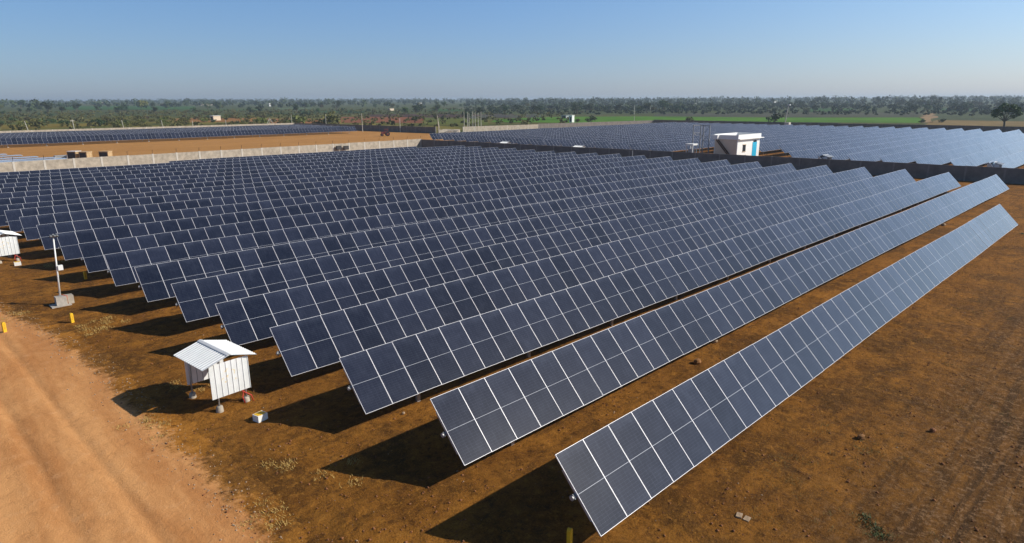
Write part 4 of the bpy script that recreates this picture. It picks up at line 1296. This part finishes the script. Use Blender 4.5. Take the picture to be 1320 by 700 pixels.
# far-off woodland that reads as one mass, and low scrub cover
def wood_mass(name, n, seed, dmin, dmax, hmin, hmax, leaf, per, mat, amin, amax, wide=0.8):
    r = np.random.RandomState(seed)
    a = R(45.15) + R(amin) + r.rand(n) * R(amax - amin)
    d = dmin + (dmax - dmin) * r.rand(n) ** 0.8
    keep = vnoise(d * np.cos(a) * 0.004, d * np.sin(a) * 0.004, seed) > -0.22
    a, d = a[keep], d[keep]
    n = len(a)
    h = hmin + (hmax - hmin) * r.rand(n) ** 1.5
    h *= 0.85 + 0.5 * (vnoise(a * 60, d * 0.002, seed + 1) + 0.2)
    c = np.repeat(np.stack([d * np.cos(a), d * np.sin(a), h], 1), per, 0)
    m = len(c)
    q = r.randn(m, 3); q /= np.linalg.norm(q, axis=1)[:, None]
    q *= (r.rand(m) ** 0.4)[:, None]
    ctr = np.stack([c[:, 0] + q[:, 0] * c[:, 2] * wide * .6, c[:, 1] + q[:, 1] * c[:, 2] * wide * .6, c[:, 2] * (0.55 + 0.45 * q[:, 2]) + np.clip((np.hypot(c[:, 0], c[:, 1]) - RISE_D) * RISE_S, 0, RISE_MAX)], 1)
    nn = r.randn(m, 3); nn /= np.linalg.norm(nn, axis=1)[:, None]
    A = np.cross(nn, r.randn(m, 3)); A /= np.linalg.norm(A, axis=1)[:, None]
    B = np.cross(nn, A)
    s = (leaf * (0.5 + r.rand(m)))[:, None]
    v = np.stack([ctr - A * s, ctr - B * s * .7, ctr + A * s, ctr + B * s * .7], 1).reshape(-1, 3)
    return link(name, np_mesh(name, v, np.arange(m * 4).reshape(-1, 4), mat))


o = wood_mass('distant_woodland', 2600, 11, 1000, 3600, 7.5, 15.5, 1.5, 46, M['wood_far'], -46, 46); tag(o, 'dark belt of distant trees along the whole horizon', 'woodland', kind='stuff')
o = wood_mass('far_woodland', 1000, 13, 650, 1400, 3.5, 7.5, 1.0, 50, M['wood_far'], -44, 4); tag(o, 'thick dark green woodland below the right half of the horizon', 'woodland', kind='stuff')
o = wood_mass('low_scrub', 1500, 17, 300, 900, 1.2, 2.6, 0.6, 16, M['leaf_c'], -5, 44, 1.4); tag(o, 'low olive scrub cover on the land behind the left solar field', 'scrub', kind='stuff')


o = wood_mass('hedge_scrub', 2200, 19, 560, 1100, 1.0, 2.8, 0.8, 20, M['scrub_far'], -44, 4, 1.3); tag(o, 'dark green scrub and hedges beyond the bright green field', 'scrub', kind='stuff')


# ------------------------------------------------------------------ far houses and walls
def hut(px, py, w, d, h, mat, label, roofmat=None, z0=0.0, stilts=False, rz=0.0, name='house'):
    p = at(px, py)
    e = empty(name, (p.x, p.y, p.z), rz); tag(e, label, 'house')
    b = MB(); b.box((-w / 2, -d / 2, -0.2 if not stilts else 1.2), (w / 2, d / 2, h)); b.build('wall', mat, e)
    b = MB(); ov = min(.4, w * .06); b.box((-w / 2 - ov, -d / 2 - ov, h), (w / 2 + ov, d / 2 + ov, h + min(.3, h * .06))); b.build('roof', roofmat or mat, e)
    b = MB(); b.box((-w / 2 - .02, -d * 0.3, 0.4 if not stilts else 1.5), (-w / 2 - .003, d * 0.3, h * 0.78)); b.build('door', M['crate_dark'], e)
    if stilts:
        b = MB()
        for x in (-w / 2 + .1, w / 2 - .1):
            for y in (-d / 2 + .1, d / 2 - .1): b.box((x - .08, y - .08, -.2), (x + .08, y + .08, 1.2))
        b.build('stilts', M['crate_dark'], e)
    return e


hut(278, 155.3, 4.6, 5.6, 2.9, M['cream'], 'white flat roofed hut with dark opening behind the left solar field', M['white'])
hut(737, 157.8, 1.9, 1.9, 3.6, M['whitewash'], 'narrow tall white hut on the bright green field')
hut(731, 152.5, 7, 4, 2.0, M['inv'], 'low grey shed left of the narrow white hut')
hut(348, 137.0, 5.5, 5.5, 5.5, M['whitewash'], 'white house on the horizon behind the A shaped pole')
hut(540, 134.8, 12, 7, 4, M['whitewash'], 'tiny white house on the horizon above the dark ploughed field')
hut(504, 142.5, 6, 4, 2.4, M['cream'], 'pale low house among trees above the reddish field')
hut(797, 140.2, 9, 6, 4, M['whitewash'], 'small white house among trees left of the pale poles')
hut(894, 133.5, 12, 9, 7, M['whitewash'], 'white speck of a house on the wooded horizon above the steel frame')
hut(270, 135.8, 40, 10, 3.5, M['conc_light'], 'long pale shed in the far fields at left')
hut(128, 133.4, 40, 12, 5, M['conc_light'], 'pale shed under the horizon trees at far left')
hut(995, 132.6, 22, 12, 6, M['whitewash'], 'white house on the horizon left of the lamp post')
for px, py, w, lab in ((614, 152.6, 13, 'short ruined tan wall above the cluster of posts'), (642, 151.6, 22, 'long ruined tan wall left of the green field'), (662, 152.4, 6, 'small fragment of tan wall at the green field'), (689, 151.4, 12, 'low tan building at the left of the bright green field')):
    p = at(px, py)
    b = MB()
    x = -w / 2
    while x < w / 2:
        hh = rnd.uniform(1.3, 2.6); b.box((x, -0.3, -.2), (x + w / 8 - .01, 0.3, hh)); x += w / 8
    o = b.build('ruined_wall', M['tan']); o.location = (p.x, p.y, 0); o.rotation_euler = (0, 0, R(-45)); tag(o, lab, 'wall')

# ------------------------------------------------------------------ air
def haze(density):
    b = MB(); b.box((-12000, -12000, -3), (12000, 12000, 45))
    m = bpy.data.materials.new('hazy_air'); m.use_nodes = True
    n, l = m.node_tree.nodes, m.node_tree.links
    n.remove(n['Principled BSDF'])
    pv = n.new('ShaderNodeVolumePrincipled')
    pv.inputs['Color'].default_value = (0.72, 0.86, 1.0, 1)
    pv.inputs['Density'].default_value = density
    pv.inputs['Anisotropy'].default_value = 0.2
    l.new(pv.outputs[0], n['Material Output'].inputs['Volume'])
    return tag(b.build('haze', m), kind='stuff')


haze(0.00020)
